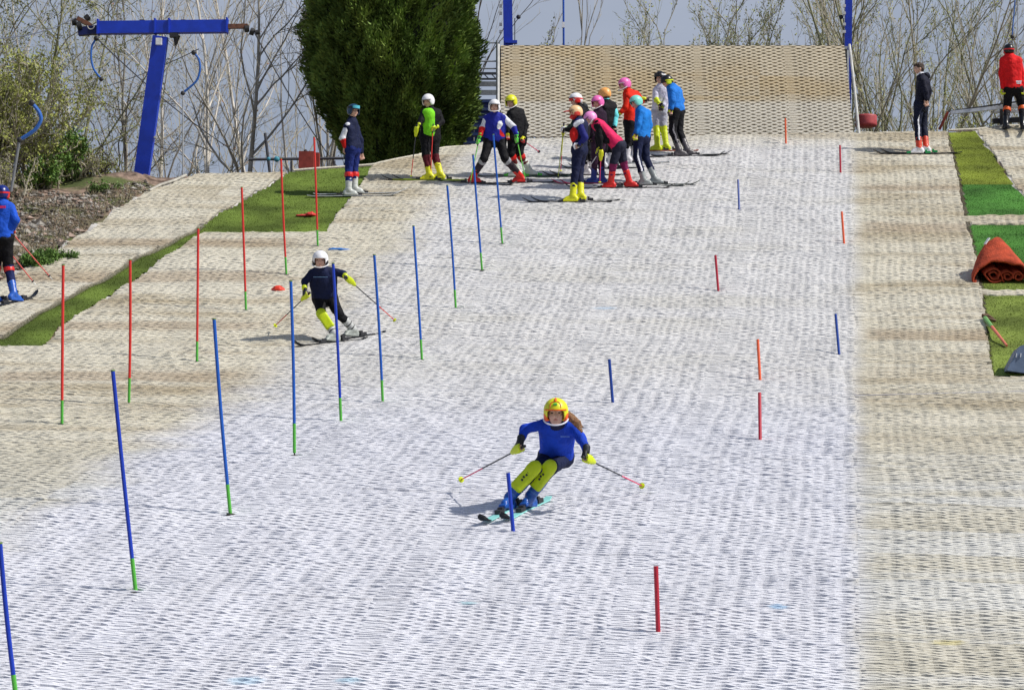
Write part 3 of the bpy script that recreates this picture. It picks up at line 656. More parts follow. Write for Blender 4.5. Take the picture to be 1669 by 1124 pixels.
def spiral(cx, cz, r0, r1, turns, y0, y1, flat, name):
    n_ = 60; V = []
    for s in np.linspace(0, 1, 5):
        for q in range(n_):
            f = q/(n_-1); a_ = f*turns*2*PI+.5; r_ = r0+(r1-r0)*f
            V.append([cR[0]+cx+r_*math.cos(a_)*(1+.16*math.sin(3*a_+cx*9)+.08*math.sin(5*a_+s)), cR[1]+y0+(y1-y0)*s, cz+r_*flat*math.sin(a_)])
    V = np.array(V); V[:, 2] += G(V[:, 0]*0+cR[0], V[:, 1])+.02
    Q = [[a*n_+b, a*n_+b+1, (a+1)*n_+b+1, (a+1)*n_+b] for a in range(4) for b in range(n_-1)]
    o = mk(name, V, Q, m_r, e, smooth=True); s = o.modifiers.new('s', 'SOLIDIFY'); s.thickness = .022
spiral(-.12, .13, .03, .13, 1.8, -.24, .5, .85, 'inner_roll'); spiral(.10, .10, .02, .10, 1.6, -.20, .5, .8, 'inner_roll'); spiral(.26, .10, .02, .08, 1.5, -.22, .5, .9, 'inner_roll')
blob('white_tag', 1606, 396, (.02, .03, .10), mat('tag_white', (.7, .7, .72), .6), 'white strip of cloth sticking out of the rolled red-brown carpet', 'cloth strip', lift=.05) if False else None
pt_ = at(1605, 398, trow(456)+.1); pq = at(1612, 388, trow(456)+.15)
MB().bar(pt_, pq, .05, .015).build('white_flap', mat('tag_white', (.75, .75, .78), .6), e)
# fallen brush gate (green top, salmon pole) and grey-blue box at the right frame edge
a = W(1605, 524); a[2] += .08; c = W(1641, 566); c[2] += .05
e = empty('fallen_pole', a, 'fallen pale red marker pole with brown-green socket lying on the right turf', 'fallen pole')
MB().tube([a+(c-a)*.28, c], [.024, .017], 8).build('shaft', gloss('salmon', (226, 122, 96), .5), e)
MB().tube([a+(c-a)*.02, a+(c-a)*.34], [.035, .028], 8).build('sleeve', gloss('sleeve_green', (120, 176, 100), .5), e)
b = MB().tube([a+[-.03, 0, .03], a+[.05, .03, .03], a+[.13, .05, -.01]], [.03, .035, .02], 8).tube([a+[.02, 0, 0], a+[.16, .02, -.04]], .02, 6); b.build('socket', mat('brown_fitting', srgb(90, 62, 40), .7, .2, 20), e)
cB = W(1675, 606); e = empty('crate', cB, 'grey-blue tilted plastic box at the right frame edge on the turf', 'box')
m_g = mat('grey_blue', srgb(104, 122, 150), .5, .1, 6); g0 = float(G(cB[0], cB[1]))
s_ = .0079
pr = [(-39, 2), (-33, -10), (-18, -37), (-4, -42), (30, -42), (30, 6), (-12, 6)]
V = []; 
for dy, k in ((-.2, 1.), (.25, .92)):
    for x, z in pr: V.append([cB[0]+x*s_*k, cB[1]+dy, g0+(-z+6)*s_*k])
n_ = len(pr); Q = [[q, (q+1) % n_, n_+(q+1) % n_, n_+q] for q in range(n_)]
T = [[0, q+1, q] for q in range(1, n_-1)]+[[n_, n_+q, n_+q+1] for q in range(1, n_-1)]
o = mk('shell', V, [Q, T], m_g, e); md = o.modifiers.new('b', 'BEVEL'); md.width = .015; md.segments = 3
for x in (-24, -17): MB().bar([cB[0]+x*s_, cB[1]-.205, g0+.20], [cB[0]+(x+1)*s_, cB[1]-.205, g0+.25], .025, .012).build('vent_slot', mat('pale_slot', (.6, .64, .7), .5), e)

ea = [W(303, 288), W(285, 296), W(262, 304), W(243, 313)]
for q_2 in ea: q_2[2] = float(G(q_2[0], q_2[1]))+.05
MB().tube(ea, .03, 6).build('edge_board', mat('old_board', (.42, .40, .35), .8, .2, 9), label='pale weathered edging board at the upper left edge of the lift track', cat='edging')
# ---------------------------------------------------------------- trees
def branches(r, base, height, r0, lean, n1, ang, lv2=7, lv3=5, lv4=3, start=.25, up=.35, wob=.07, bunch=1, twig=.006):
    """bare tree: returns lists of polylines (pts, radii) by level"""
    L = [[], [], [], []]
    def grow(p, d, length, ra, rb, n, wob_, upw):
        pts = [p]; st = length/n
        for _ in range(n):
            d = unit(d+r.normal(0, wob_, 3)+np.array([0, 0, upw/n])); p = p+d*st; pts.append(p)
        return np.array(pts), np.linspace(ra, rb, n+1)
    for _ in range(bunch):
        d0 = unit(np.array([lean[0], lean[1], 1.])+(r.normal(0, .22, 3) if bunch > 1 else 0)); b0 = base+(r.normal(0, .15, 3)*[1, 1, 0] if bunch > 1 else 0)
        P0 = grow(b0, d0, height*(r.uniform(.75, 1) if bunch > 1 else 1), r0, r0*.12, 12, wob*.6, .25); L[0].append(P0)
        def sub(par, k, lv, frac, ang_, n_, rmin, s0):
            pts, rad = par; L_ = np.linalg.norm(pts[-1]-pts[0])
            for q in range(k):
                s = s0+(1-s0)*(q+r.uniform(0, 1))/k; f = s*(len(pts)-1); i_ = min(int(f), len(pts)-2); w = f-i_
                p = pts[i_]*(1-w)+pts[i_+1]*w; rr_ = rad[i_]*(1-w)+rad[i_+1]*w; d = unit(pts[i_+1]-pts[i_])
                a_, b_ = frame(d); ph = r.uniform(0, 2*PI); an = ang_*r.uniform(.6, 1.3)
                dd = unit(d*math.cos(an)+(a_*math.cos(ph)+b_*math.sin(ph))*math.sin(an))
                ln = L_*frac*(1.05-s*.6)*r.uniform(.6, 1.15); ra = max(rr_*.6, rmin)
                c = grow(p, dd, ln, ra, max(ra*.2, rmin*.5), n_, wob*1.6, up); L[lv].append(c)
                if lv == 1: sub(c, lv3, 2, .5, ang*1.05, 5, .006, .2)
                elif lv == 2: sub(c, lv4, 3, .5, ang*1.1, 3, twig, .15)
        sub(P0, n1, 1, .5, ang, 8, .014, start)
    return L
def tubes(polys, n=5):
    Vs = []; Qs = []; o = 0
    by = {}
    for p, r_ in polys: by.setdefault(len(p), []).append((p, r_))
    ang = np.arange(n)*2*PI/n
    for k, lst in by.items():
        Pp = np.stack([x[0] for x in lst]); R_ = np.stack([x[1] for x in lst]); D = np.gradient(Pp, axis=1); D /= np.linalg.norm(D, axis=2, keepdims=True)+1e-9
        h = np.array([.31, .2, .11]); A = np.cross(D, h); A /= np.linalg.norm(A, axis=2, keepdims=True)+1e-9; B = np.cross(D, A)
        V = Pp[:, :, None]+R_[:, :, None, None]*(np.cos(ang)[None, None, :, None]*A[:, :, None]+np.sin(ang)[None, None, :, None]*B[:, :, None])
        m = len(lst); Vs.append(V.reshape(-1, 3)); t_, s_, i_ = np.meshgrid(np.arange(m), np.arange(k-1), np.arange(n), indexing='ij'); j_ = (i_+1) % n
        b0 = o+t_*k*n+s_*n; Qs.append(np.stack([b0+i_, b0+j_, b0+n+j_, b0+n+i_], -1).reshape(-1, 4)); o += m*k*n
    return np.concatenate(Vs), np.concatenate(Qs)
def bark(name, c1, c2, sc=3.0):
    if name in MATS: return MATS[name]
    m = mat(name, c1, .85, .25, sc, .5, 40)
    return m
B_BIRCH = bark('bark_birch', (.62, .58, .52), 0); B_GREY = bark('bark_grey', (.33, .31, .27), 0); B_OLIVE = bark('bark_olive', (.27, .27, .16), 0)
B_DARK = bark('bark_dark', (.075, .06, .045), 0); B_TAN = bark('bark_tan', (.36, .33, .25), 0)
BUD_Y = mat('bud_yellow', (.34, .37, .10), .7, .35, 3, spec=.2); BUD_O = mat('bud_olive', (.24, .26, .07), .7, .35, 3, spec=.2); BUD_R = mat('bud_red', (.26, .12, .07), .7, .3, 3, spec=.2)
LEAF_G = mat('ivy_leaf', (.12, .22, .045), .55, .4, 5, spec=.3)
def leaves(r, polys, per, size, jit=.05):
    P_ = []; 
    for p, _ in polys:
        k = r.poisson(per)
        if k:
            s = r.uniform(.2, 1, k)*(len(p)-1); i_ = np.minimum(s.astype(int), len(p)-2); w = (s-i_)[:, None]; P_.append(p[i_]*(1-w)+p[i_+1]*w)
    if not P_: return None
    c = np.concatenate(P_); n = len(c); c = c+r.normal(0, jit, (n, 3)); a = r.normal(0, 1, (n, 3)); a /= np.linalg.norm(a, axis=1, keepdims=True); b = np.cross(a, r.normal(0, 1, (n, 3))); b /= np.linalg.norm(b, axis=1, keepdims=True)
    s = (size*r.uniform(.6, 1.4, n))[:, None]
    V = np.stack([c-a*s, c+b*s*.5, c+a*s, c-b*s*.5], 1).reshape(-1, 3)
    return V, np.arange(4*n).reshape(n, 4)
def tree(name, base, label, cat, seed, group, mb=B_GREY, mt=None, bud=None, nb=.5, bs=.025, budj=.05, **kw):
    r = np.random.default_rng(seed); base = np.asarray(base, float); base[2] = float(G(base[0], base[1]))-.15
    L = branches(r, base, **kw, lean=kw.pop('lean_', (0, 0))) if False else branches(r, base, **kw)
    e = empty(name, base, label, cat, group)
    V1, Q1 = tubes(L[0]+L[1], 7); mk('trunk', V1, Q1, mb, e, smooth=True)
    V2, Q2 = tubes(L[2]+L[3], 3); Fq = [Q2]; mi = [np.zeros(len(Q2))]; ms = [mt or mb]
    if bud is not None:
        lv = leaves(r, L[3]+L[2], nb, bs, budj)
        if lv: V2, Fq, mi = np.vstack([V2, lv[0]]), [np.vstack([Q2, lv[1]+len(V2)])], [np.r_[np.zeros(len(Q2)), np.ones(len(lv[1]))]]; ms.append(bud)
    mk('crown', V2, Fq, ms, e, midx=np.concatenate(mi)); return e
GL, GRT = 'bare trees on the left beyond the crest', 'budding bare trees beyond the start ramp'
def tb(px, t): return at(px, 300, t)
# the trees one can tell apart on the left
tree('birch_tree', tb(345, 56), 'slender pale birch with nearly straight trunk between blue tower and evergreen', 'tree', 11, GL, B_BIRCH, B_TAN, BUD_R, .25, height=13, r0=.075, lean=(.0, 0), n1=16, ang=.55, lv3=8, lv4=6, start=.3)
tree('birch_tree', tb(392, 53), 'grey forked tree with wide rising limbs right of the blue cross arm', 'tree', 12, GL, B_GREY, B_TAN, BUD_R, .35, height=11, r0=.085, lean=(.02, 0), n1=16, ang=.62, lv3=9, lv4=6, start=.3, wob=.09)
tree('birch_tree', tb(483, 57), 'whitish birch right beside the left side of the evergreen', 'tree', 13, GL, B_BIRCH, B_TAN, BUD_R, .3, height=13, r0=.095, lean=(.02, 0), n1=15, ang=.6, lv3=8, lv4=6, start=.25)
tree('birch_tree', tb(435, 62), 'thin pale birch behind the red control box', 'tree', 14, GL, B_BIRCH, B_TAN, BUD_R, .3, height=13, r0=.09, lean=(-.02, 0), n1=14, ang=.5, lv3=8, lv4=6, start=.2)
tree('bare_tree', tb(300, 60), 'bare tree with fine twigs behind the right half of the cross arm', 'tree', 15, GL, B_BIRCH, B_TAN, BUD_R, .3, height=13, r0=.08, lean=(-.04, 0), n1=15, ang=.6, lv3=8, lv4=6, start=.2)
tree('bare_tree', tb(165, 55), 'dark forked tree behind the left hanger, below the cross arm', 'tree', 16, GL, B_DARK, B_GREY, BUD_O, .4, height=8.5, r0=.085, lean=(.05, 0), n1=13, ang=.75, lv3=8, lv4=6, start=.2, wob=.13)
tree('bare_tree', tb(235, 60), 'bare tree whose limbs spread behind the blue tower post', 'tree', 17, GL, B_GREY, B_TAN, BUD_R, .3, height=11, r0=.085, lean=(.03, 0), n1=15, ang=.7, lv3=8, lv4=6, start=.2, wob=.1)
tree('bare_tree', tb(112, 53.5), 'olive twiggy tree just left of the left sheaves', 'tree', 18, GL, B_OLIVE, B_OLIVE, BUD_O, 1.6, .03, height=9.5, r0=.085, lean=(-.02, 0), n1=17, ang=.8, lv3=8, lv4=6, start=.12, wob=.14)
tree('bare_tree', tb(45, 52.5), 'dense olive twiggy tree filling the upper left, second from the frame edge', 'tree', 19, GL, B_OLIVE, B_OLIVE, BUD_O, 2.2, .03, height=9.5, r0=.095, lean=(0, 0), n1=20, ang=.9, lv3=9, lv4=6, start=.08, wob=.15)
tree('bare_tree', tb(-15, 51), 'dense olive twiggy tree cut by the left frame edge', 'tree', 20, GL, B_TAN, B_OLIVE, BUD_O, 2.2, .03, height=9.5, r0=.095, lean=(0, 0), n1=20, ang=.9, lv3=9, lv4=6, start=.08, wob=.15)
tree('bare_tree', tb(15, 60), 'tall grey tree rising behind the olive trees at the far left', 'tree', 21, GL, B_GREY, B_TAN, BUD_O, .8, height=13, r0=.10, lean=(.04, 0), n1=16, ang=.7, lv3=7, lv4=5, start=.15, wob=.1)
tree('bare_tree', tb(100, 64), 'tall thin tree with reddish twigs behind the left sheaves', 'tree', 22, GL, B_BIRCH, B_TAN, BUD_R, .7, height=14, r0=.085, lean=(-.03, 0), n1=16, ang=.6, lv3=7, lv4=5, start=.15, wob=.1)
tree('bare_tree', tb(215, 70), 'faint far tree seen through the gap under the cross arm', 'tree', 23, GL, B_GREY, B_TAN, BUD_O, .4, height=14, r0=.085, lean=(0, 0), n1=16, ang=.65, lv3=8, lv4=6, start=.1)
tree('bare_tree', tb(535, 70), 'far bare tree mostly hidden behind the evergreen', 'tree', 24, GL, B_GREY, B_TAN, BUD_O, .4, height=14, r0=.085, lean=(-.05, 0), n1=16, ang=.65, lv3=8, lv4=6, start=.1)
# undergrowth
GU = 'shrubs along the top of the earth bank'
def shrub(px, py, t, seed, label, h, mb=B_OLIVE, bud=BUD_O, nb=2., bs=.03, bunch=9, spread=.5, lv=(9, 5, 3), name='shrub', cat='shrub', dj=.05):
    b0 = at(px, py, t); b0[2] = float(G(b0[0], b0[1]))-.05; r = np.random.default_rng(seed)
    L = branches(r, b0, h, .022, (0, 0), lv[0], spread, lv3=lv[1], lv4=lv[2], start=.1, wob=.16, bunch=bunch, twig=.004)
    e = empty(name, b0, label, cat, GU if px < 600 else 'low budding bushes on the crest at the right')
    V, Q = tubes(L[0]+L[1], 4); mk('stem', V, Q, mb, e)
    V2, Q2 = tubes(L[2]+L[3], 3); lv_ = leaves(r, L[2]+L[3]+L[1], nb, bs, dj); mi = np.zeros(len(Q2))
    if lv_: Q2 = np.vstack([Q2, lv_[1]+len(V2)]); V2 = np.vstack([V2, lv_[0]]); mi = np.r_[mi, np.ones(len(lv_[1]))]
    mk('crown', V2, Q2, [mb, bud], e, midx=mi)
shrub(100, 330, 45.2, 31, 'bright green leafy ivy bush below the slanting hanger', .95, B_OLIVE, LEAF_G, 2.2, .034, 9, .45, dj=.06)
shrub(70, 335, 44.5, 32, 'low green leafy bush left of the bright ivy bush', .5, B_OLIVE, LEAF_G, 2.5, .03, 7, .6, dj=.05)
shrub(20, 345, 44.6, 33, 'yellow-brown brushwood right behind the skier in blue jacket', 2.2, B_TAN, BUD_Y, 2.2, .03, 14, .45)
shrub(45, 330, 45.4, 34, 'tall straw-coloured brushwood between the skier in blue jacket and the ivy', 2.6, B_TAN, BUD_Y, 2., .03, 14, .4)
shrub(-30, 350, 44.2, 35, 'straw-coloured brushwood cut by the left frame edge', 2.4, B_TAN, BUD_O, 2., .03, 14, .4)
shrub(150, 318, 46.0, 36, 'dark tangled brushwood right of the ivy bush', 1.5, B_DARK, BUD_O, 1.4, .025, 10, .8)
shrub(190, 312, 49.5, 37, 'grey tangled brushwood just left of the tower post foot', 1.3, B_GREY, BUD_O, 1.2, .025, 10, .8)
shrub(262, 303, 51.5, 38, 'grey tangled brushwood between tower post and hanging disc', 1.3, B_GREY, BUD_O, 1.0, .025, 10, .8)
shrub(165, 335, 44.5, 39, 'tiny green weed on the rubble below the tower', .13, B_OLIVE, LEAF_G, 1.5, .02, 3, .6)
shrub(52, 436, 38.9, 40, 'low dark green ground ivy at the foot of the rubble by the track', .14, B_OLIVE, LEAF_G, 3, .022, 9, .9)
shrub(85, 425, 39.2, 41, 'low dark green weeds along the track edge above the ground ivy', .12, B_OLIVE, LEAF_G, 3, .022, 9, .9)
shrub(110, 300, 49.5, 42, 'olive undergrowth behind the ivy bush', 2.2, B_OLIVE, BUD_O, 1.6, .028, 12, .6)
for q_3, (px, py, t, h_, lb) in enumerate(((135, 322, 45.4, .7, 'pale brown scrub right of the ivy, close behind the rubble'), (175, 316, 46.0, .6, 'pale brown scrub at the top of the rubble, middle of the bank'), (212, 310, 46.6, .55, 'pale brown scrub at the foot of the blue tower post'), (80, 340, 44.6, .6, 'pale brown scrub in front of the ivy bush'), (250, 303, 47.0, .45, 'pale brown scrub between tower foot and edging board'), (10, 365, 43.4, .7, 'pale brown scrub behind the red helmet at the left edge'))):
    shrub(px, py, t, 140+q_3, lb, h_, B_TAN, BUD_O, .5, .02, 12, .8, (8, 5, 3))
# right-hand side
rb = [(1010, 58, .8), (1050, 64, 1.), (1090, 60, .9), (1130, 66, 1.), (1175, 59, .95), (1215, 63, 1.), (1255, 58, .9), (1300, 65, 1.), (1340, 60, 1.), (1375, 62, 1.), (1415, 57, 1.0), (1445, 62, 1.05), (1480, 56, 1.05), (1515, 60, 1.05), (1550, 57, 1.1), (1585, 63, 1.05), (1620, 58, 1.05), (1655, 61, 1.05), (1695, 58, 1.)]
rl = ['leftmost yellow-green budding tree showing above the start ramp', 'second budding tree from the left above the start ramp', 'third budding tree from the left above the start ramp', 'fourth budding tree from the left above the start ramp',
      'fifth budding tree from the left, above the middle right of the ramp', 'sixth budding tree from the left above the ramp', 'seventh budding tree from the left above the ramp', 'budding tree above the orange marker pole', 'budding tree just left of the right blue mast',
      'budding tree directly behind the right blue mast', 'budding tree right above the faded red tub', 'budding tree between red tub and boy in dark jacket', 'budding tree just left of the boy in dark jacket', 'budding tree directly behind the boy in dark jacket',
      'forked green-barked tree right of the boy in dark jacket', 'budding tree above the silver bar', 'budding tree left of the person in red', 'budding tree behind the person in red', 'budding tree at the right frame edge']
for q, (px, t, hs) in enumerate(rb):
    if q in (11, 14, 17): continue
    low = px < 1390
    tree('bare_tree', tb(px, t), rl[q], 'tree', 50+q, GRT, (B_OLIVE, B_TAN, B_GREY)[q % 3], (B_TAN, B_OLIVE)[q % 2], BUD_Y, 1.1 if not low else 1.5, .028, height=(8.6 if low else 11.)*hs*(t/58)**1.0, r0=.075, lean=(rng.uniform(-.08, .08), 0),
         n1=14, ang=.5, lv3=8, lv4=5, start=.2, up=.5, wob=.08, bunch=3 if low else 2)
tree('bare_tree', tb(905, 56), 'thin sparse tree between the left mast and the blue flag pole', 'tree', 90, GRT, B_GREY, B_GREY, None, height=8.6, r0=.05, lean=(-.05, 0), n1=8, ang=.35, lv3=3, lv4=2, start=.4)
tree('bare_tree', tb(760, 60), 'thin bare tree showing between the evergreen and the left mast', 'tree', 91, GRT, B_DARK, B_GREY, None, height=10.6, r0=.06, lean=(.04, 0), n1=9, ang=.45, lv3=4, lv4=3, start=.4)
for q, (px, py, t, s) in enumerate(((1440, 222, 52.2, 1.2), (1470, 222, 52.8, 1.5), (1520, 222, 52.0, 1.5), (1550, 216, 52.0, 1.3), (1590, 214, 52.6, 1.5), (1615, 214, 51.8, 1.2))):
    shrub(px, py, t, 70+q, ('low budding bush right behind the red tub', 'low budding bush left of the boy in dark jacket', 'low budding bush right of the boy in dark jacket', 'low budding bush behind the red end plate', 'low budding bush behind the silver bar', 'low budding bush left of the person in red')[q],
          1.6*s, (B_TAN, B_OLIVE)[q % 2], BUD_Y, 1.2, .028, 10, .4, lv=(8, 4, 3))
# evergreen
ET = 54.0
prof = np.array([(-160, 560, 690), (-60, 512, 762), (0, 503, 772), (60, 497, 779), (110, 499, 780), (150, 508, 778), (190, 522, 766), (230, 545, 752), (268, 566, 746), (300, 580, 735), (345, 600, 720)])
ez = np.array([at(600, y, ET)[2] for y in prof[:, 0]]); exl = np.array([at(x+4, 0, ET)[0] for x in prof[:, 1]]); exr = np.array([at(x-1, 0, ET)[0] for x in prof[:, 2]])
o_ = np.argsort(ez); ez, exl, exr = ez[o_], exl[o_], exr[o_]
r = np.random.default_rng(77); n = 190000
z = r.uniform(ez[0], ez[-1], n); th = r.uniform(0, 2*PI, n); cx = (np.interp(z, ez, exl)+np.interp(z, ez, exr))/2; hw = (np.interp(z, ez, exr)-np.interp(z, ez, exl))/2
lump = 1+.03*np.sin(3*th+z*4.1)+.05*np.sin(5*th+z*1.3)+.05*np.sin(9*th-z*2.7)+.04*np.sin(17*th+z*5)+.04*np.sin(29*th-z*7.3)
dep = 1-np.abs(r.normal(0, .085, n)); R_ = hw*lump*dep-.06
c = np.stack([cx+R_*np.cos(th), at(600, 200, ET)[1]+R_*.95*np.sin(th), z], 1)
outd = np.stack([np.cos(th), np.sin(th), np.full(n, .75)], 1)+r.normal(0, .42, (n, 3)); outd /= np.linalg.norm(outd, axis=1, keepdims=True)
sd = np.cross(outd, r.normal(0, 1, (n, 3))); sd /= np.linalg.norm(sd, axis=1, keepdims=True)
ln = r.uniform(.07, .17, n)[:, None]; wd = r.uniform(.012, .026, n)[:, None]
V = np.stack([c-sd*wd*.5, c+outd*ln*.45-sd*wd, c+outd*ln, c+outd*ln*.5+sd*wd], 1).reshape(-1, 3)
e = empty('evergreen_tree', (float(cx.mean()), at(600, 200, ET)[1], ez[0]), 'huge dense dark green evergreen with trimmed sides behind the waiting skiers', 'tree')
M_EV = [mat('needles_a', (.155, .235, .05), .6, .45, 2.2, spec=.15), mat('needles_b', (.225, .31, .065), .6, .4, 2.2, spec=.15), mat('needles_c', (.105, .165, .035), .6, .4, 2.2, spec=.15)]
cl = np.sin(7*th+z*2.1)+np.sin(13*th-z*3.3)+r.normal(0, .9, n)
mi = np.where(cl > .9, 1, np.where(cl < -.6, 2, 0))
mk('crown', V, np.arange(4*n).reshape(n, 4), M_EV, e, midx=mi)
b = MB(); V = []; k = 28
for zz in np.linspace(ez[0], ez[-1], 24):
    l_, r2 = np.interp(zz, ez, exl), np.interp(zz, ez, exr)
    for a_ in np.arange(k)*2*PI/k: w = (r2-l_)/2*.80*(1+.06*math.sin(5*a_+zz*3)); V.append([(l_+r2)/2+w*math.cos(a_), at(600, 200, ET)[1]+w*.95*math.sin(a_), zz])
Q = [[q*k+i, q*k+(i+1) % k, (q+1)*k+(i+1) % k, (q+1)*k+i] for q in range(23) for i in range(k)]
mk('dark_core', V, Q, mat('inner_dark', (.018, .026, .009), .9, .4, 6), e)  # added solid core, coloured dark so the crown is not see-through
MB().tube([[float(cx.mean()), at(600, 200, ET)[1], float(G(cx.mean(), 54.))-.2], [float(cx.mean()), at(600, 200, ET)[1], ez[0]+1]], .22, 10).build('trunk', B_DARK, e)
# ---------------------------------------------------------------- bodies grown from one distance field each
def cap(a, b, ra, rb=None, g=0): return ('c', np.asarray(a, float), np.asarray(b, float), ra, ra if rb is None else rb, g)
def ell(c, R, r_, g=0): return ('e', np.asarray(c, float), np.asarray(R, float), np.asarray(r_, float), g)
def bxx(c, R, h, rd=.01, g=0): return ('b', np.asarray(c, float), np.asarray(R, float), np.asarray(h, float), rd, g)
def ev(p, X):
    if p[0] == 'c':
        a, b = p[1], p[2]; ba = b-a; L2 = ba@ba+1e-12; h = np.clip(((X-a)@ba)/L2, 0, 1)
        return np.linalg.norm(X-a-h[..., None]*ba, axis=-1)-(p[3]+(p[4]-p[3])*h)
    Y = (X-p[1])@p[2].T
    if p[0] == 'e':
        k0 = np.linalg.norm(Y/p[3], axis=-1); k1 = np.linalg.norm(Y/p[3]**2, axis=-1)+1e-9; return k0*(k0-1)/k1
    q = np.abs(Y)-(p[3]-p[4]); return np.linalg.norm(np.maximum(q, 0), axis=-1)+np.minimum(q.max(-1), 0)-p[4]
def bb(p):
    if p[0] == 'c': r_ = max(p[3], p[4]); return np.minimum(p[1], p[2])-r_, np.maximum(p[1], p[2])+r_
    h = np.abs(p[2].T)@p[3]; return p[1]-h, p[1]+h
def sdf_mesh(prims, vox, k=.03, cuts=(), kc=.008):
    lo = np.min([bb(p)[0] for p in prims], 0)-3*vox; hi = np.max([bb(p)[1] for p in prims], 0)+3*vox
    n = np.ceil((hi-lo)/vox).astype(int)+1
    D = np.full(n, 1.); B = np.full(n, 1.); ID = np.zeros(n, np.int16)
    def block(p, m):
        a, b = bb(p); i0 = np.maximum(np.floor((a-m-lo)/vox).astype(int), 0); i1 = np.minimum(np.ceil((b+m-lo)/vox).astype(int)+1, n)
        if np.any(i1 <= i0): return None
        sl_ = tuple(slice(x, y) for x, y in zip(i0, i1)); g = np.stack(np.meshgrid(*[lo[q]+vox*np.arange(i0[q], i1[q]) for q in range(3)], indexing='ij'), -1); return sl_, g
    for p in prims:
        s_, g = block(p, k+2*vox); d = ev(p, g); o = D[s_]
        h = np.maximum(k-np.abs(o-d), 0)/k; D[s_] = np.minimum(o, d)-h*h*k/4
        m = d < B[s_]; B[s_] = np.where(m, d, B[s_]); ID[s_] = np.where(m, p[-1], ID[s_])
    for p in cuts:
        r_ = block(p, 3*vox)
        if r_ is None: continue
        s_, g = r_; d = -ev(p, g); o = D[s_]; h = np.maximum(kc-np.abs(o-d), 0)/kc; D[s_] = np.maximum(o, d)+h*h*kc/4
    c_ = np.array(n)-1; acc = np.zeros((*c_, 3)); cnt = np.zeros(c_); quads = []
    vid = -np.ones(c_, np.int64); S = D < 0; E = []
    for ax in range(3):
        a = [slice(None)]*3; b = [slice(None)]*3; a[ax] = slice(0, -1); b[ax] = slice(1, None)
        d0, d1 = D[tuple(a)], D[tuple(b)]; cr_ = S[tuple(a)] != S[tuple(b)]; I = np.argwhere(cr_); o1, o2 = [q for q in range(3) if q != ax]
        I = I[(I[:, o1] > 0) & (I[:, o2] > 0) & (I[:, o1] < n[o1]-1) & (I[:, o2] < n[o2]-1)]
        i_ = tuple(I.T); t_ = d0[i_]/(d0[i_]-d1[i_]); pos = I.astype(float); pos[:, ax] += t_
        cells = []
        for u_, v_ in ((-1, -1), (0, -1), (0, 0), (-1, 0)):
            J_ = I.copy(); J_[:, o1] += u_; J_[:, o2] += v_; cells.append(J_); np.add.at(acc, tuple(J_.T), pos); np.add.at(cnt, tuple(J_.T), 1)
        E.append((cells, S[tuple(a)][i_], ax))
    nz_ = np.argwhere(cnt > 0); vid[tuple(nz_.T)] = np.arange(len(nz_)); V = lo+vox*acc[tuple(nz_.T)]/cnt[tuple(nz_.T)][:, None]
    for cells, ins, ax in E:
        q = np.stack([vid[tuple(c.T)] for c in cells], 1); fl = ins if ax != 1 else ~ins
        q = np.where(fl[:, None], q, q[:, ::-1]); quads.append(q)
    Q = np.concatenate(quads); ids = ID[tuple(nz_.T)]; return V, Q, ids[Q[:, 0]]
from mathutils import noise as mno
def wrinkle(V, amp, seed, sc=22):
    o = np.array([seed*3.7, seed*1.3, 0.]); A1 = np.array([mno.noise_vector(v) for v in (V*[7., 7., 13.]+o)]); A2 = np.array([mno.noise_vector(v) for v in (V*[26., 26., 20.]+o)])
    return V+amp*(2.6*A1+1.1*A2)
def wrinkle_old(V, amp, seed, sc=22):
    r = np.random.default_rng(seed); o = np.zeros(V.shape)
    for q in range(5):
        w = r.normal(0, 1, 3)*sc*(.6+.5*q); o += unit(r.normal(0, 1, 3))*np.sin(V@w+r.uniform(0, 6)+1.6*np.sin(V@r.normal(0, 14, 3)))[:, None]
    return V+amp*o*.6
def body_part(name, prims, mats, parent, vox=.011, k=.03, cuts=(), wr=0., seed=0, **kw):
    V, Q, g = sdf_mesh(prims, vox, k, cuts)
    if wr: V = wrinkle(V, wr, seed)
    mats = mats if isinstance(mats, (list, tuple)) else [mats]
    return mk(name, V, Q, mats, parent, midx=np.minimum(g, len(mats)-1), smooth=True, **kw)
def hand_prims(wr, G_, g, k, fat=1., g0=0, gf=0, relaxed=False):
    """palm, four unequal bent fingers and a thumb closing round the axis g through G_"""
    g = unit(g); f = unit(G_-wr); m = np.cross(g, f)
    if np.linalg.norm(m) < .2: m = np.cross(g, [0, 1, .3])
    m = unit(m); f = np.cross(m, g); rad = (.030 if relaxed else .022)*k+.008*fat*k; rf = .0088*k*fat
    out = []
    for i, (off, ln) in enumerate(((-.033, .9), (-.011, 1.0), (.011, .96), (.033, .82))):
        o = G_+g*off*k; P_ = [o+rad*(math.cos(a)*f+math.sin(a)*m)*(1 if j else 1.1) for j, a in enumerate(np.radians([125, 60, 60-62*ln*(.55 if relaxed else 1), 60-118*ln*(.6 if relaxed else 1)]))]
        out.append(cap(wr+g*off*.5*k+m*.01*k, P_[0], .016*k*fat, .0125*k*fat, g0))
        for j in range(3): out.append(cap(P_[j], P_[j+1], rf*(1.08-.1*j), rf*(1-.1*j), gf))
    tb_ = wr+(G_-wr)*.35+g*(-.03)*k; t1 = G_-g*.045*k-m*.004*k-f*.01*k; t2 = G_-g*.030*k-m*rad*1.05+f*.008*k
    out += [cap(tb_, t1, .014*k*fat, .0115*k*fat, g0), cap(t1, t2, .0112*k*fat, .009*k*fat, gf)]
    return out
SKIN = mat('skin', (.60, .37, .28), .5, .08, 40, .15, 120, spec=.35); SKIN2 = mat('skin_tan', (.40, .22, .15), .5, .08, 40, spec=.35)
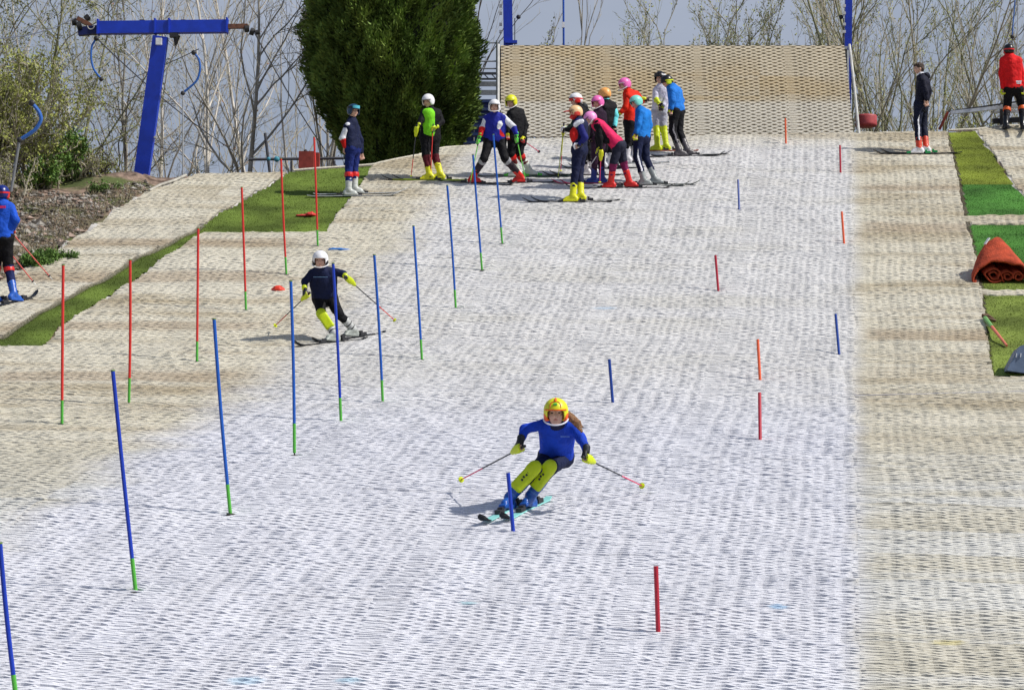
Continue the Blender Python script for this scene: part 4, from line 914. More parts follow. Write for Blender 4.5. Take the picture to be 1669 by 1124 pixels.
LIP = mat('lips', (.42, .13, .11), .45); EYEM = mat('eye', (.05, .04, .035), .2, .3, 200); BROW = mat('brow', (.10, .06, .035), .8)
def band(c, R, F_, U, rx, ry, z, h, m, name, parent, a0=0, a1=2*PI, th=.006, n=24, tilt=0.):
    """strap or visor running round the helmet"""
    V = []; A_ = np.linspace(a0, a1, n)
    for a_ in A_:
        for zz in (-h/2, h/2):
            for e_ in (0, th): V.append(c+R*(rx+e_)*math.sin(a_)+F_*(ry+e_)*math.cos(a_)+U*(z+zz+tilt*math.cos(a_)))
    Q = []
    for q in range(n-1):
        b_ = q*4; Q += [[b_+1, b_+5, b_+7, b_+3], [b_, b_+2, b_+6, b_+4], [b_+2, b_+3, b_+7, b_+6], [b_, b_+4, b_+5, b_+1]]
    return mk(name, np.array(V), Q, m, parent, smooth=False)
def ski(name, foot, head, L, mt, label, group, tipm=None, roll=0., fwd=.56, bind=M_DARK, wid=1.0, lift=.034):
    h = math.radians(head); d2 = np.array([math.cos(h), math.sin(h)]); q = lambda s: float(G(foot[0]+d2[0]*s, foot[1]+d2[1]*s))
    z1, z2 = max(q(.5), q(.6)), q(-.45); sl_ = (z1-z2)/(.95+.05); z0 = max(q(0), (z1+z2)/2)+lift
    sd_ = np.array([-d2[1], d2[0]]); S_ = np.concatenate([np.linspace(-L*(1-fwd), L*fwd*.72, 14), np.linspace(L*fwd*.76, L*fwd, 8)]); V = []
    for s in S_:
        t_ = max(0, (s/(L*fwd)-.74)/.26); b_ = max(0, (-s/(L*(1-fwd))-.93)/.07)
        w = (.033+.013*min(1, abs(s)/(L*.45))**2)*wid; w *= math.sqrt(max(1-max(0, (t_-.55)/.45)**2.2, .02)); w *= 1-.3*b_
        zz = z0+sl_*s+.085*t_**1.8+.02*b_; c = np.array([foot[0]+d2[0]*s, foot[1]+d2[1]*s])
        for e_, hh in ((-1, 0), (1, 0), (1, .012), (-1, .012)):
            p = c+sd_*w*e_; V.append([p[0], p[1], zz+hh+e_*w*math.sin(roll)])
    n = len(S_); Q = [[4*i+a, 4*i+(a+1) % 4, 4*i+4+(a+1) % 4, 4*i+4+a] for i in range(n-1) for a in range(4)]+[[3, 2, 1, 0], [4*n-4, 4*n-3, 4*n-2, 4*n-1]]
    mi = [0 if i < 14 else 1 for i in range(n-1) for a in range(4)]+[0, 1]
    e = empty('ski', (foot[0], foot[1], z0), label, 'ski', group)
    mk('board', V, Q, [mt, tipm or mt], e, midx=mi)
    ca = lambda s, u: np.array([foot[0]+d2[0]*s, foot[1]+d2[1]*s, z0+sl_*s+u]); R_ = [unit([*d2, sl_]), unit([*sd_, 0]), np.cross(unit([*d2, sl_]), unit([*sd_, 0]))]
    MB().box(ca(.20, .032), (.045, .03, .018), R_).box(ca(.175, .052), (.018, .026, .012), R_).build('toe_binding', bind, e)
    MB().box(ca(-.17, .034), (.05, .028, .02), R_).box(ca(-.135, .062), (.018, .024, .02), R_).build('heel_binding', bind, e)
    return z0+.012
def ski_pole(hand, tip, label, group, up=M_DARK, lowm=None, guard=None, grip=M_DARK, r=.0075):
    d = unit(tip-hand); L = np.linalg.norm(tip-hand); e = empty('ski_pole', tip, label, 'ski pole', group)
    MB().tube([hand-d*.10, hand-d*.085, hand+d*.06, hand+d*.08], [.013, .016, .014, .009], 8).build('grip', grip, e)
    MB().tube([hand+d*.07, hand+d*(L*.58)], [r, r], 8).build('upper_shaft', up, e)
    MB().tube([hand+d*(L*.58-.002), tip-d*.07], [r*.98, r*.8], 8).build('lower_shaft', lowm or up, e)
    V = np.concatenate([np.array([tip-d*.075+(a_*math.cos(t_)+b_*math.sin(t_))*rr_ +d*o_ for t_ in np.arange(12)*PI/6]) for a_, b_ in [frame(d)] for rr_, o_ in ((.008, -.012), (.03, 0), (.03, .004), (.006, .012))])
    mk('basket', V, [[q*12+i, q*12+(i+1) % 12, (q+1)*12+(i+1) % 12, (q+1)*12+i] for q in range(3) for i in range(12)], guard or M_DARK, e)
    MB().tube([tip-d*.07, tip], [.006, .003], 6).build('tip', M_STK, e)
    if guard:
        a_, b_ = frame(d); s_ = unit(np.array([0, -1, .15])-d*np.dot([0, -1, .15], d)); o_ = np.cross(d, s_); c = hand+s_*.048
        V = []
        for i in range(9):
            u_ = -.06+.19*i/8; w = .036*math.sqrt(max(0, 1-((u_-.01)/.13)**2))*(1 if u_ < .05 else .8)+.007
            for j in range(7): a2 = (j-3)/3*1.1; V.append(c+d*u_+o_*w*math.sin(a2)*1.1+s_*(.022*math.cos(a2)-.028-(.20*max(0, u_-.05))))
        o = mk('hand_guard', V, [[i*7+j, i*7+j+1, (i+1)*7+j+1, (i+1)*7+j] for i in range(8) for j in range(6)], guard, e, smooth=True)
        md = o.modifiers.new('s', 'SOLIDIFY'); md.thickness = .006
PEO = []
def person(who, label, Zt, row, J, k, face, jac, tro, boot, glove, hel, group=None, up=(0, 0, 1), vox=.012, headk=1., heading=(180, 180), skiL=1.45, skim=None, skitip=None, poles=None,
           guard=None, chin=None, gog=None, gogup=False, hood=None, stripe=None, shin=None, hem=.10, skin=SKIN, hair=None, bare=False, relaxed=(), fat=1.08, skiroll=0., eyes=True, bootlow=None, bindm=M_DARK, extra=None, feetdy=True, skifwd=.56, pole_group='ski poles held by the skiers', buckle=None, tro2=None, kneeband=None, bandz=.06, torso=1.):
    ox, oy, f = Zt; t0 = float(trow(row))
    def pt(key):
        v = J[key]; return at(ox+v[0]/f, oy+v[1]/f, t0+(v[2] if len(v) > 2 else 0))
    gz0 = {}
    feet = {}
    for s in 'LR':
        p = pt('ft'+s); 
        # the foot stands on the slope: keep the pixel column, take the depth from the row it stands in
        v = J['ft'+s]; w = W(ox+v[0]/f, oy+v[1]/f); w[2] = float(G(w[0], w[1])); feet[s] = w
    base = (feet['L']+feet['R'])/2
    hd = unit(face); U = unit(np.array(up)-hd*np.dot(up, hd)); Rr = np.cross(hd, U); hk = headk*(.9 if f != 4.162 else 1)
    HR = np.array([Rr, hd, U]); c = pt('hd')
    hc = c+U*.028*hk
    # joints
    q = {x: pt(x) for x in J if not x.startswith('ft')}
    ank = {}
    skis = []
    for i, s in enumerate('LR'):
        top = ski('ski', feet[s], heading[i], skiL, skim, '%s ski under the boots of %s' % (('left-side', 'right-side')[i], who), 'skis worn by the skiers', skitip, skiroll, skifwd, bindm) if skim else feet[s][2]+.01
        if skim is None: top = feet[s][2]+.045
        ank[s] = np.array([feet[s][0], feet[s][1], top+.115*k]); gz0[s] = top
    neck, pel = q['nk'], (q['hiL']+q['hiR'])/2
    spine = unit(neck-pel); shc = (q['shL']+q['shR'])/2
    G_ = {}
    for s in 'LR':
        if 'ha'+s in q: G_[s] = q['ha'+s]
        else: G_[s] = q['wr'+s]+unit(q['wr'+s]-q['el'+s])*.085*k
    gax = {}
    for s in 'LR':
        if poles and s in poles: tp = poles[s]; tipw = at(ox+tp[0]/f, oy+tp[1]/f, t0+(tp[2] if len(tp) > 2 else 0)); tipw[2] = max(tipw[2], float(G(tipw[0], tipw[1]))+.03); gax[s] = unit(tipw-G_[s]); poles[s] = (tp, tipw)
        else: gax[s] = unit(np.cross(unit(G_[s]-q['wr'+s]), [0, 1, 0])+np.array([.01, .02, .3]))
    # body
    bp = [ell(c, HR, np.array([.074, .092, .108])*hk), ell(c+hd*.030*hk-U*.052*hk, HR, np.array([.052, .055, .058])*hk), cap(c+hd*.084*hk+U*.012*hk, c+hd*.106*hk-U*.020*hk, .009*hk, .0135*hk),
          ell(c+hd*.062*hk-U*.092*hk, HR, np.array([.024, .022, .018])*hk), cap(c-U*.05*hk-hd*.01, neck, .048*k, .046*k),
          cap(c+hd*.078*hk+U*.034*hk-Rr*.034*hk, c+hd*.078*hk+U*.034*hk+Rr*.034*hk, .014*hk)]
    for sg_ in (-1, 1):
        bp += [ell(c+Rr*sg_*.074*hk-U*.005*hk, HR, np.array([.012, .022, .032])*hk), ell(c+Rr*sg_*.036*hk+hd*.066*hk-U*.028*hk, HR, np.array([.024, .024, .026])*hk)]
    bp += [cap(neck-spine*.05*k, pel, .075*k, .085*k), cap(q['shL']-spine*.03*k, q['shR']-spine*.03*k, .042*k), cap(q['hiL'], q['hiR'], .085*k), cap(q['shL']*.9+q['shR']*.1-spine*.08*k, q['hiL'], .055*k, .065*k), cap(q['shR']*.9+q['shL']*.1-spine*.08*k, q['hiR'], .055*k, .065*k)]
    for s in 'LR':
        bp += [cap(q['sh'+s]-spine*.02*k, q['el'+s], .040*k, .033*k), cap(q['el'+s], q['wr'+s], .033*k, .025*k), cap(q['hi'+s], q['kn'+s], .074*k, .050*k), cap(q['kn'+s], ank[s], .046*k, .032*k), cap(ank[s], ank[s]+np.array([math.cos(math.radians(heading[0])), math.sin(math.radians(heading[0])), 0])*.07*k-[0, 0, .06*k], .026*k, .020*k)]
        bp += hand_prims(q['wr'+s], G_[s], gax[s], k, .95 if not bare else 1.05, relaxed=s in relaxed)
    cuts = [ell(c+Rr*sg_*.033*hk+hd*.099*hk+U*.010*hk, HR, np.array([.015, .016, .010])*hk) for sg_ in (-1, 1)]
    V, Q, g = sdf_mesh(bp, vox*.8, .022*k, cuts)
    root = mk('person', V, Q, skin, None, org=base, smooth=True, label=label, cat='person', group=group); PEO.append(root)
    if eyes:
        for sg_ in (-1, 1):
            MB().ball(c+Rr*sg_*.033*hk+hd*.080*hk+U*.010*hk, np.array([.014, .010, .008])*hk, HR, 10).build('eye', EYEM, root)
            MB().tube([c+Rr*sg_*.018*hk+hd*.092*hk+U*.031*hk, c+Rr*sg_*.034*hk+hd*.090*hk+U*.037*hk, c+Rr*sg_*.052*hk+hd*.078*hk+U*.032*hk], [.003*hk, .0042*hk, .002*hk], 6).build('eyebrow', BROW, root)
        MB().tube([c-Rr*.025*hk+hd*.080*hk-U*.056*hk, c+hd*.088*hk-U*.054*hk, c+Rr*.025*hk+hd*.080*hk-U*.056*hk], [.003*hk, .0075*hk, .003*hk], 8).build('mouth', LIP, root)
    # trousers
    tp_ = [cap(q['hiL'], q['hiR'], .112*k*fat), cap(pel+spine*.05*k, pel-spine*.02*k, .12*k*fat)]
    for s in 'LR':
        sh_ = unit(q['kn'+s]-ank[s]); end = ank[s]+sh_*.15*k
        tp_ += [cap(q['hi'+s], q['kn'+s], .098*k*fat, .070*k*fat), cap(q['kn'+s], end, .068*k*fat, .058*k*fat, 1 if tro2 else 0)]
        if stripe:
            o_ = np.array([.0, -.070, 0])*k
            if s in stripe[1]: tp_ += [cap(q['hi'+s]+o_*1.25, q['kn'+s]+o_, .010*k, .010*k, 2), cap(q['kn'+s]+o_, end+o_*.85, .010*k, .010*k, 2)]
    body_part('trousers', tp_, [tro, tro2 or tro, stripe[0] if stripe else tro], root, vox, .03*k, wr=.0035, seed=len(PEO))
    # jacket
    j = [cap(q['shL']-spine*.02*k, q['shR']-spine*.02*k, .066*k*fat), cap(q['shL']*.66+q['shR']*.34-spine*.06*k, q['hiL']*.66+q['hiR']*.34+spine*.02, .098*k*fat), cap(q['shL']*.34+q['shR']*.66-spine*.06*k, q['hiL']*.34+q['hiR']*.66+spine*.02, .098*k*fat), cap(q['shL']*.93+q['shR']*.07-spine*.06*k, q['hiL']+spine*.02, .088*k*fat*torso, .094*k*fat*torso), cap(q['shR']*.93+q['shL']*.07-spine*.06*k, q['hiR']+spine*.02, .088*k*fat*torso, .094*k*fat*torso), cap(neck+spine*.01, q['shL'], .055*k, .062*k), cap(neck+spine*.01, q['shR'], .055*k, .062*k), cap(neck-spine*.06*k, pel+spine*.04, .105*k*fat, .118*k*fat),
         cap(pel-spine*(hem-.09)*k+(q['hiL']-pel)*.8, pel-spine*(hem-.09)*k+(q['hiR']-pel)*.8, .115*k*fat), cap(c-U*.088*k-hd*.018*k, neck-spine*.03, .055*k, .075*k, 5)]
    for s, gu in (('L', 1), ('R', 3)):
        j += [cap(q['sh'+s], q['el'+s], .064*k*fat, .053*k*fat, gu), cap(q['el'+s], q['wr'+s]-unit(q['wr'+s]-q['el'+s])*.015, .052*k*fat, .042*k*fat, gu+1)]
    if extra: j += extra(q, k, spine, neck, pel)
    jm = list(jac) if isinstance(jac, (list, tuple)) else [jac]*6
    while len(jm) < 6: jm.append(jm[0])
    cut_hem = [bxx(pel-spine*(hem+.20)*k, np.array([unit(np.cross(spine, [0, 1, .1])), unit(np.cross(spine, np.cross(spine, [0, 1, .1]))), spine]), np.array([.5, .5, .2])*k, .01)]
    # the hem cut must not reach the sleeves
    V, Q, g = sdf_mesh([p for p in j if p[-1] in (0, 5, 6, 7, 8, 9)], vox, .035*k, cut_hem)
    V = wrinkle(V, .0028, len(PEO)*3+1)
    mk('jacket', V, Q, jm, root, midx=np.minimum(g, len(jm)-1), smooth=True)
    for s, gu in (('L', 1), ('R', 3)):
        pr = [p for p in j if p[-1] in (gu, gu+1)]; V, Q, g = sdf_mesh(pr, vox, .03*k); V = wrinkle(V, .003, len(PEO)*5+gu)
        mk('sleeve', V, Q, [jm[gu], jm[gu+1]], root, midx=np.clip(g-gu, 0, 1), smooth=True)
    if hood: body_part('hood', [cap(neck-hd*.05+U*.02+Rr*.06, neck-hd*.10+U*.01, .04*k, .05*k), cap(neck-hd*.05+U*.02-Rr*.06, neck-hd*.10+U*.01, .04*k, .05*k), cap(neck-hd*.10+U*.01, neck-hd*.13-U*.02, .055*k, .04*k)], hood, root, vox, .03)
    # boots
    for i, s in enumerate('LR'):
        h = math.radians(heading[i]); d2 = np.array([math.cos(h), math.sin(h), 0]); a_ = ank[s]; z = gz0[s]; sh_ = unit(q['kn'+s]-a_); sd = np.cross([0, 0, 1], d2)
        RB = np.array([d2, sd, [0, 0, 1.]]); bp_ = [bxx(np.array([a_[0], a_[1], z+.022*k])+d2*.045*k, RB, np.array([.128, .044, .020])*k, .012), cap([*(a_+d2*.11*k)[:2], z+.052*k], [*(a_+d2*.02*k)[:2], z+.08*k], .040*k, .052*k, 0), cap([*(a_-d2*.06*k)[:2], z+.055*k], a_, .045*k, .052*k), cap(a_, a_+sh_*.19*k, .055*k, .064*k, 1)]
        bo = body_part('boot', bp_, [boot, bootlow or boot], root, vox*.7, .02*k)
        for zz, rr_ in ((.05, .0605), (.13, .0645)):
            cc_ = a_+sh_*zz*k; b_ = MB(); x_, y_ = frame(sh_); b_.tube([cc_-sh_*.008*k, cc_+sh_*.008*k], rr_*k, 14); b_.build('buckle_strap', buckle or bootlow or boot, bo)
    # gloves
    if not bare:
        for s in 'LR':
            fd = unit(G_[s]-q['wr'+s]); gl = hand_prims(q['wr'+s], G_[s], gax[s], k, 1.38, 0, 1, relaxed=s in relaxed)+[cap(q['wr'+s]-fd*.03*k, q['wr'+s]+fd*.01*k, .043*k, .036*k, 2)]
            gm = glove if isinstance(glove, (list, tuple)) else [glove]*3
            body_part('glove', gl, gm, root, min(vox*.55, .007), .010*k)
    # head wear
    if hel is not None:
        hm = hel if isinstance(hel, (list, tuple)) else [hel]
        hp = [ell(hc, HR, np.array([.118, .140, .122])*hk)]
        hp.append(ell(hc-hd*.035*hk-U*.03*hk, HR, np.array([.110, .105, .100])*hk))
        for sg_ in (-1, 1): hp.append(ell(hc+Rr*sg_*.088*hk-U*.055*hk+hd*.01*hk, HR, np.array([.030, .062, .060])*hk, 1))
        hcut = [ell(hc-U*.01*hk, HR, np.array([.100, .120, .106])*hk), bxx(hc+hd*.135*hk-U*.090*hk, HR, np.array([.078, .10, .095])*hk, .02), bxx(hc-U*.215*hk, HR, np.array([.3, .3, .115])*hk, .01)]
        ho = body_part('helmet', hp, hm, root, vox*.6, .015, hcut)
        band(hc, Rr, hd, U, .1185*hk, .1405*hk, .012*hk, .012*hk, hm[-1] if len(hm) > 2 else M_DARK, 'rim', ho, -1.0, 1.0)
        if chin: MB().tube([hc+Rr*.112*hk*math.sin(a2)*1.05+hd*(.02+.145*math.cos(a2))*hk-U*(.075+.055*math.cos(a2))*hk for a2 in np.linspace(-1.5, 1.5, 15)], .0075*hk, 8).build('chin_guard', chin, ho)
        if gog:
            zz = .055 if gogup else -.012
            band(hc, Rr, hd, U, .119*hk, .141*hk, zz*hk*.7, .028*hk, gog[0], 'goggle_strap', ho, .9, 2*PI-.9, .004, tilt=.01)
            band(hc, Rr, hd, U, .105*hk, .128*hk, zz*hk, .055*hk, gog[1], 'goggle_lens', ho, -.75, .75, .012)
    if hair:
        for nm, pr_ in hair(c, hd, U, Rr, hk, neck): body_part(nm[0], pr_, nm[1], root, vox*.6, .02, wr=.005, seed=4)
    if shin:
        for i, s in enumerate('LR'):
            if s not in shin[1]: continue
            a_, b_ = ank[s], q['kn'+s]; d = unit(b_-a_); fr = unit(np.array(shin[2])-d*np.dot(shin[2], d)); sd = np.cross(d, fr); RB = np.array([sd, fr, d]); L_ = np.linalg.norm(b_-a_)
            pr_ = [bxx(a_+d*(L_*.60)+fr*.047*k, RB, np.array([.072*k, .034*k, L_*.36]), .028*k), ell(b_+fr*.055*k, RB, np.array([.078, .040, .080])*k)]
            so_ = body_part('shin_guard', pr_, shin[0], root, vox*.6, .03, [cap(a_-fr*.01, b_-fr*.01, .055*k, .062*k)])
            if len(shin) > 3:
                for w_ in range(4): MB().box(a_+d*(L_*(.56+.085*w_))+fr*(.082*k)+sd*.004*(-1)**w_*k, (.011*k, .003, .010*k), RB).build('mark', shin[3], so_)
    if kneeband:
        for s in 'LR': a_, b_ = ank[s], q['kn'+s]; d = unit(b_-a_); kz = bandz; MB().tube([b_-d*(kz+.04)*k, b_-d*kz*k, b_-d*(kz-.04)*k], np.array([.072, .078, .074])*k*fat, 16).build('knee_strap', kneeband, root)
    if poles:
        for s in poles:
            tp, tw = poles[s]; spec = guard if not isinstance(guard, dict) else guard.get(s)
            ski_pole(G_[s], tw, ('left-side' if s == 'L' else 'right-side')+' ski pole held by '+who, pole_group, spec[0], spec[1], spec[2], r=.0075 if f < 5 or vox < .011 else .009)
    return dict(root=root, q=q, c=c, hc=hc, hd=hd, U=U, R=Rr, HR=HR, k=k, ank=ank, base=base, spine=spine, G=G_)
def tz(x0, y0, f): return (x0, y0, f)
Z7, Z6, Z3, Z4, Z5, Z2 = (730, 620, 4.162), (400, 390, 5.62), (640, 120, 5.62), (880, 100, 4.497), (1140, 0, 3.155), (380, 0, 3.306)
NAVY = cloth('navy', (22, 30, 62)); BLACK = cloth('black', (17, 17, 22)); WHITE = cloth('white', (226, 228, 236)); RED = cloth('red', (200, 32, 30)); BLUE = cloth('blue', (24, 66, 190)); SKYB = cloth('skyblue', (34, 116, 206))
LIME = gloss('lime', (206, 222, 20), .45); YEL = gloss('yellow', (222, 222, 28), .4); HWHITE = gloss('white', (235, 235, 238), .3); HBLK = gloss('black', (22, 22, 26), .3); HRED = gloss('red', (214, 36, 30), .35); HPINK = gloss('pink', (236, 110, 184), .4)
HOR = gloss('orange', (244, 104, 36), .4); HMINT = gloss('mint', (130, 220, 206), .4); GREENG = gloss('green', (84, 214, 60), .5); HBLUE = gloss('blue', (26, 80, 190), .35); GREYB = gloss('grey', (150, 152, 158), .35); TEAL = cloth('teal', (110, 214, 220)); SKIBLK = gloss('ski_black', (30, 32, 36), .3); SKIW = gloss('ski_white', (206, 210, 212), .3)
SKITEAL = gloss('ski_teal', (150, 222, 218), .35); PINKS = gloss('pole_pink', (226, 66, 110), .4); DKGR = gloss('pole_dark', (52, 54, 60), .4); POLER = gloss('pole_red', (222, 62, 56), .4)

# 1 the girl racing in front
def cr1(q, k, sp, nk, pl): return []
p1 = person('the girl in the yellow helmet', 'girl in blue top, yellow helmet and lime shin guards crouching into a turn', Z7, 834,
    dict(hd=(733, 222, -.34), nk=(742, 290, -.22), shL=(648, 302, -.20), shR=(836, 300, -.16), elL=(520, 330, -.22), elR=(905, 392, -.24), wrL=(494, 408, -.30), wrR=(940, 472, -.32), haL=(486, 462, -.33), haR=(945, 532, -.36),
         hiL=(682, 512, .12), hiR=(790, 520, .16), knL=(598, 600, -.16), knR=(706, 590, -.14), ftL=(418, 884), ftR=(560, 872)),
    .90, (-.06, -1, -.12), [BLUE]*5+[NAVY], NAVY, gloss('boot_navy', (30, 84, 170), .3), [gloss('glove_blk', (20, 20, 22), .6), LIME, gloss('glove_navy', (22, 30, 40), .6)], [YEL, HOR, HOR],
    vox=.008, headk=.96, heading=(243, 243), skiL=.98, skim=SKITEAL, skitip=SKIBLK, poles={'L': (65, 684, .62), 'R': (1340, 724, .62)}, guard=(DKGR, PINKS, LIME), chin=gloss('chin_white', (225, 228, 240), .3),
    shin=(gloss('shin_lime', (198, 218, 16), .45), 'LR', (-.25, -1, .35), M_DARK), hem=.03, fat=.95, torso=.93, buckle=gloss('buckle_b', (60, 110, 180), .3), up=(0, 0, 1), skifwd=.60,
    hair=lambda c, hd, U, R, hk, nk: [(('hair', mat('hair_brown', (.24, .125, .06), .5, .35, 60, .8, 90)), [cap(c+at(950, 700, 22.7)*0-hd*.07+U*.0+np.array([.09, 0, 0]), c+np.array([.135, .06, -.03]), .028, .034), cap(c+np.array([.135, .06, -.03]), c+np.array([.20, .05, -.09]), .034, .03), cap(c+np.array([.20, .05, -.09]), c+np.array([.235, .03, -.165]), .03, .012), cap(c+np.array([.18, .05, -.06]), c+np.array([.25, .06, -.12]), .015, .008)])])
# helmet markings: an orange arch with a crest and a green panel, boot accents
def on_helmet(P_, pts, r_, m, name, parent, rad=(.1195, .1415, .1235)):
    hc, HR, hk = P_['hc'], P_['HR'], .96; L_ = []
    for x, z in pts:      # x sideways, z up; forward solved on the shell
        y = math.sqrt(max(0, 1-(x/rad[0])**2-(z/rad[2])**2))*rad[1]; L_.append(hc+hk*(HR[0]*x+HR[1]*y+HR[2]*z))
    return MB().tube(L_, r_, 6).build(name, m, parent)
hel1 = [o for o in p1['root'].children if o.name.startswith('helmet')][0]
on_helmet(p1, [(-.052, .035), (-.050, .06), (-.034, .083), (-.012, .09), (.012, .09), (.034, .083), (.050, .06), (.052, .03)], .0045, HRED, 'helmet_stripe', hel1)
on_helmet(p1, [(0, .088), (0, .104), (0, .114)], .011, HOR, 'helmet_crest', hel1)
on_helmet(p1, [(-.016, .066), (.016, .066)], .013, gloss('badge_green', (70, 180, 70), .5), 'helmet_badge', hel1)
# 2 the racer behind
p2 = person('the racer in the white helmet', 'racer in black suit and white full helmet skiing through the blue poles', Z6, 558,
    dict(hd=(686, 195, -.22), nk=(696, 270, -.12), shL=(612, 310, -.08), shR=(800, 295, -.06), elL=(545, 385, -.14), elR=(895, 318, -.10), wrL=(545, 455, -.24), wrR=(925, 345, -.24), haL=(562, 515, -.26), haR=(950, 372, -.26),
         hiL=(672, 540, .06), hiR=(782, 540, .06), knL=(700, 690, -.14), knR=(855, 680, -.12), ftL=(815, 948), ftR=(985, 915)),
    .93, (0, -1, -.1), [NAVY]*6, [BLACK][0], gloss('boot_pale', (160, 166, 160), .35), [HBLK, LIME, LIME], [HWHITE, HBLK, HWHITE], vox=.009, headk=1.05, heading=(220, 220), skiL=1.25, skim=SKIBLK, skitip=SKIBLK,
    poles={'L': (250, 812, .35), 'R': (1395, 765, .4)}, guard=(DKGR, POLER, LIME), chin=HWHITE, shin=(gloss('shin_lime', (198, 218, 16), .45), 'L', (0, -1, .1)), hem=.02, bootlow=gloss('boot_cuff', (190, 192, 190), .35), buckle=M_DARK, fat=1.)
MB().bar(p2['q']['nk']+np.array([-.10, -.135, -.13]), p2['q']['nk']+np.array([.10, -.135, -.13]), .014, .004).build('chest_print', gloss('print_blue', (120, 160, 200), .5), p2['root'])
MB().bar(p1['q']['nk']+np.array([.03, -.07, -.125]), p1['q']['nk']+np.array([.11, -.06, -.125]), .012, .004).build('chest_print', gloss('print_blue', (90, 130, 220), .5), p1['root'])
WG = 'skiers waiting in the group below the ramp'; WL = 'skiers waiting at the left of the ramp'
KN = dict(skim=SKIBLK)
# 3 coach
person('the coach in the quilted navy vest', 'coach in navy quilted vest with white and red sleeve, standing before the evergreen', Z2, 320,
    dict(hd=(648, 600, 0), nk=(640, 650, 0), shL=(618, 680, -.13), shR=(658, 682, .14), elL=(590, 745, -.16), elR=(684, 755, .14), wrL=(602, 792, -.14), wrR=(690, 822, .12), hiL=(632, 800, -.08), hiR=(658, 800, .08), knL=(624, 885, -.08), knR=(654, 885, .08), ftL=(622, 1060), ftR=(655, 1048)),
    1.0, (.55, -.8, -.1), [NAVY, WHITE, RED, NAVY, NAVY, NAVY], cloth('royal', (22, 38, 104)), gloss('boot_w2', (196, 200, 196), .35), SKIN, [gloss('helmet_teal', (24, 60, 92), .25), gloss('helmet_teal', (24, 60, 92), .25)], WL, heading=(3, 5), skiL=1.7, skim=SKIW, bare=True, relaxed=('L', 'R'), headk=1.02,
    gog=(HBLK, gloss('lens_teal', (90, 190, 210), .15)), gogup=True, kneeband=HRED, bandz=.20, hem=.06)
# 4 green bib
p4 = person('the skier in the green bib', 'skier in black with bright green bib and white helmet, one hand on hip', Z3, 293,
    dict(hd=(326, 255, -.03), nk=(342, 325, 0), shL=(292, 355, -.10), shR=(410, 352, .08), elL=(262, 430, -.2), elR=(448, 440, .05), wrL=(235, 478, -.28), wrR=(395, 492, -.12), haL=(217, 515, -.3), haR=(368, 508, -.16), hiL=(300, 580, -.05), hiR=(385, 580, .06), knL=(305, 750, -.1), knR=(385, 745, 0), ftL=(335, 985), ftR=(435, 978)),
    1.0, (-.45, -.85, -.25), [BLACK]*6+[cloth('bib_green', (124, 214, 40))], BLACK, YEL, [gloss('glove_green_w', (190, 225, 120), .5), LIME, LIME], [HWHITE, HWHITE], WL, heading=(176, 178), skiL=1.6, skim=gloss('ski_lime', (150, 170, 40), .4), skitip=SKIBLK, poles={'L': (165, 985, -.1), 'R': (345, 985, -.2)}, guard=dict(L=(DKGR, POLER, LIME), R=(POLER, POLER, None)), headk=1.06, hem=.08,
    tro2=cloth('dark_red', (86, 24, 34)), extra=lambda q, k, sp, nk, pl: [cap(q['shL']+np.array([.05, -.04, -.03]), q['hiL']+np.array([.04, -.045, .07]), .088*k, .092*k, 6), cap(q['shL']+np.array([.09, -.04, -.02]), q['hiL']+np.array([.07, -.045, .07]), .085*k, .088*k, 6)], buckle=YEL)
# 5 racing suit
WB = cloth('suit_blue', (36, 44, 150))
p5 = person('the racer in blue, white and red', 'racer in blue, white and red top with green gloves, legs wide apart', Z3, 302,
    dict(hd=(932, 305, -.08), nk=(930, 370, -.02), shL=(866, 405, 0), shR=(1010, 400, 0), elL=(822, 500, -.02), elR=(1105, 490, -.02), wrL=(800, 570, -.1), wrR=(1136, 560, -.08), haL=(785, 625, -.14), haR=(1140, 612, -.12), hiL=(885, 610, .02), hiR=(985, 610, .02), knL=(835, 780, -.14), knR=(1030, 780, -.14), ftL=(735, 1010), ftR=(1172, 1005)),
    .97, (-.05, -1, -.08), [WB, WHITE, RED, WHITE, WB, WB, WHITE, RED], BLACK, HRED, [GREENG]*3, [HWHITE, HWHITE], WL, heading=(-12, 184), skiL=1.5, skim=SKIBLK, poles={'L': (705, 1022, -.2), 'R': (1225, 1005, -.1)}, guard=(gloss('pole_green', (120, 214, 90), .4), gloss('pole_green', (120, 214, 90), .4), None),
    chin=HWHITE, headk=1.06, hem=.07, tro2=cloth('shin_dark', (52, 44, 52)), kneeband=GREYB, extra=lambda q, k, sp, nk, pl: [cap(q['hiL']+np.array([.10, -.085, .13]), q['shR']+np.array([-.07, -.065, -.14]), .046*k, .048*k, 6), cap(q['hiR']+np.array([.02, -.07, .06]), q['hiR']+np.array([-.03, -.075, .18]), .05*k, .05*k, 7)])
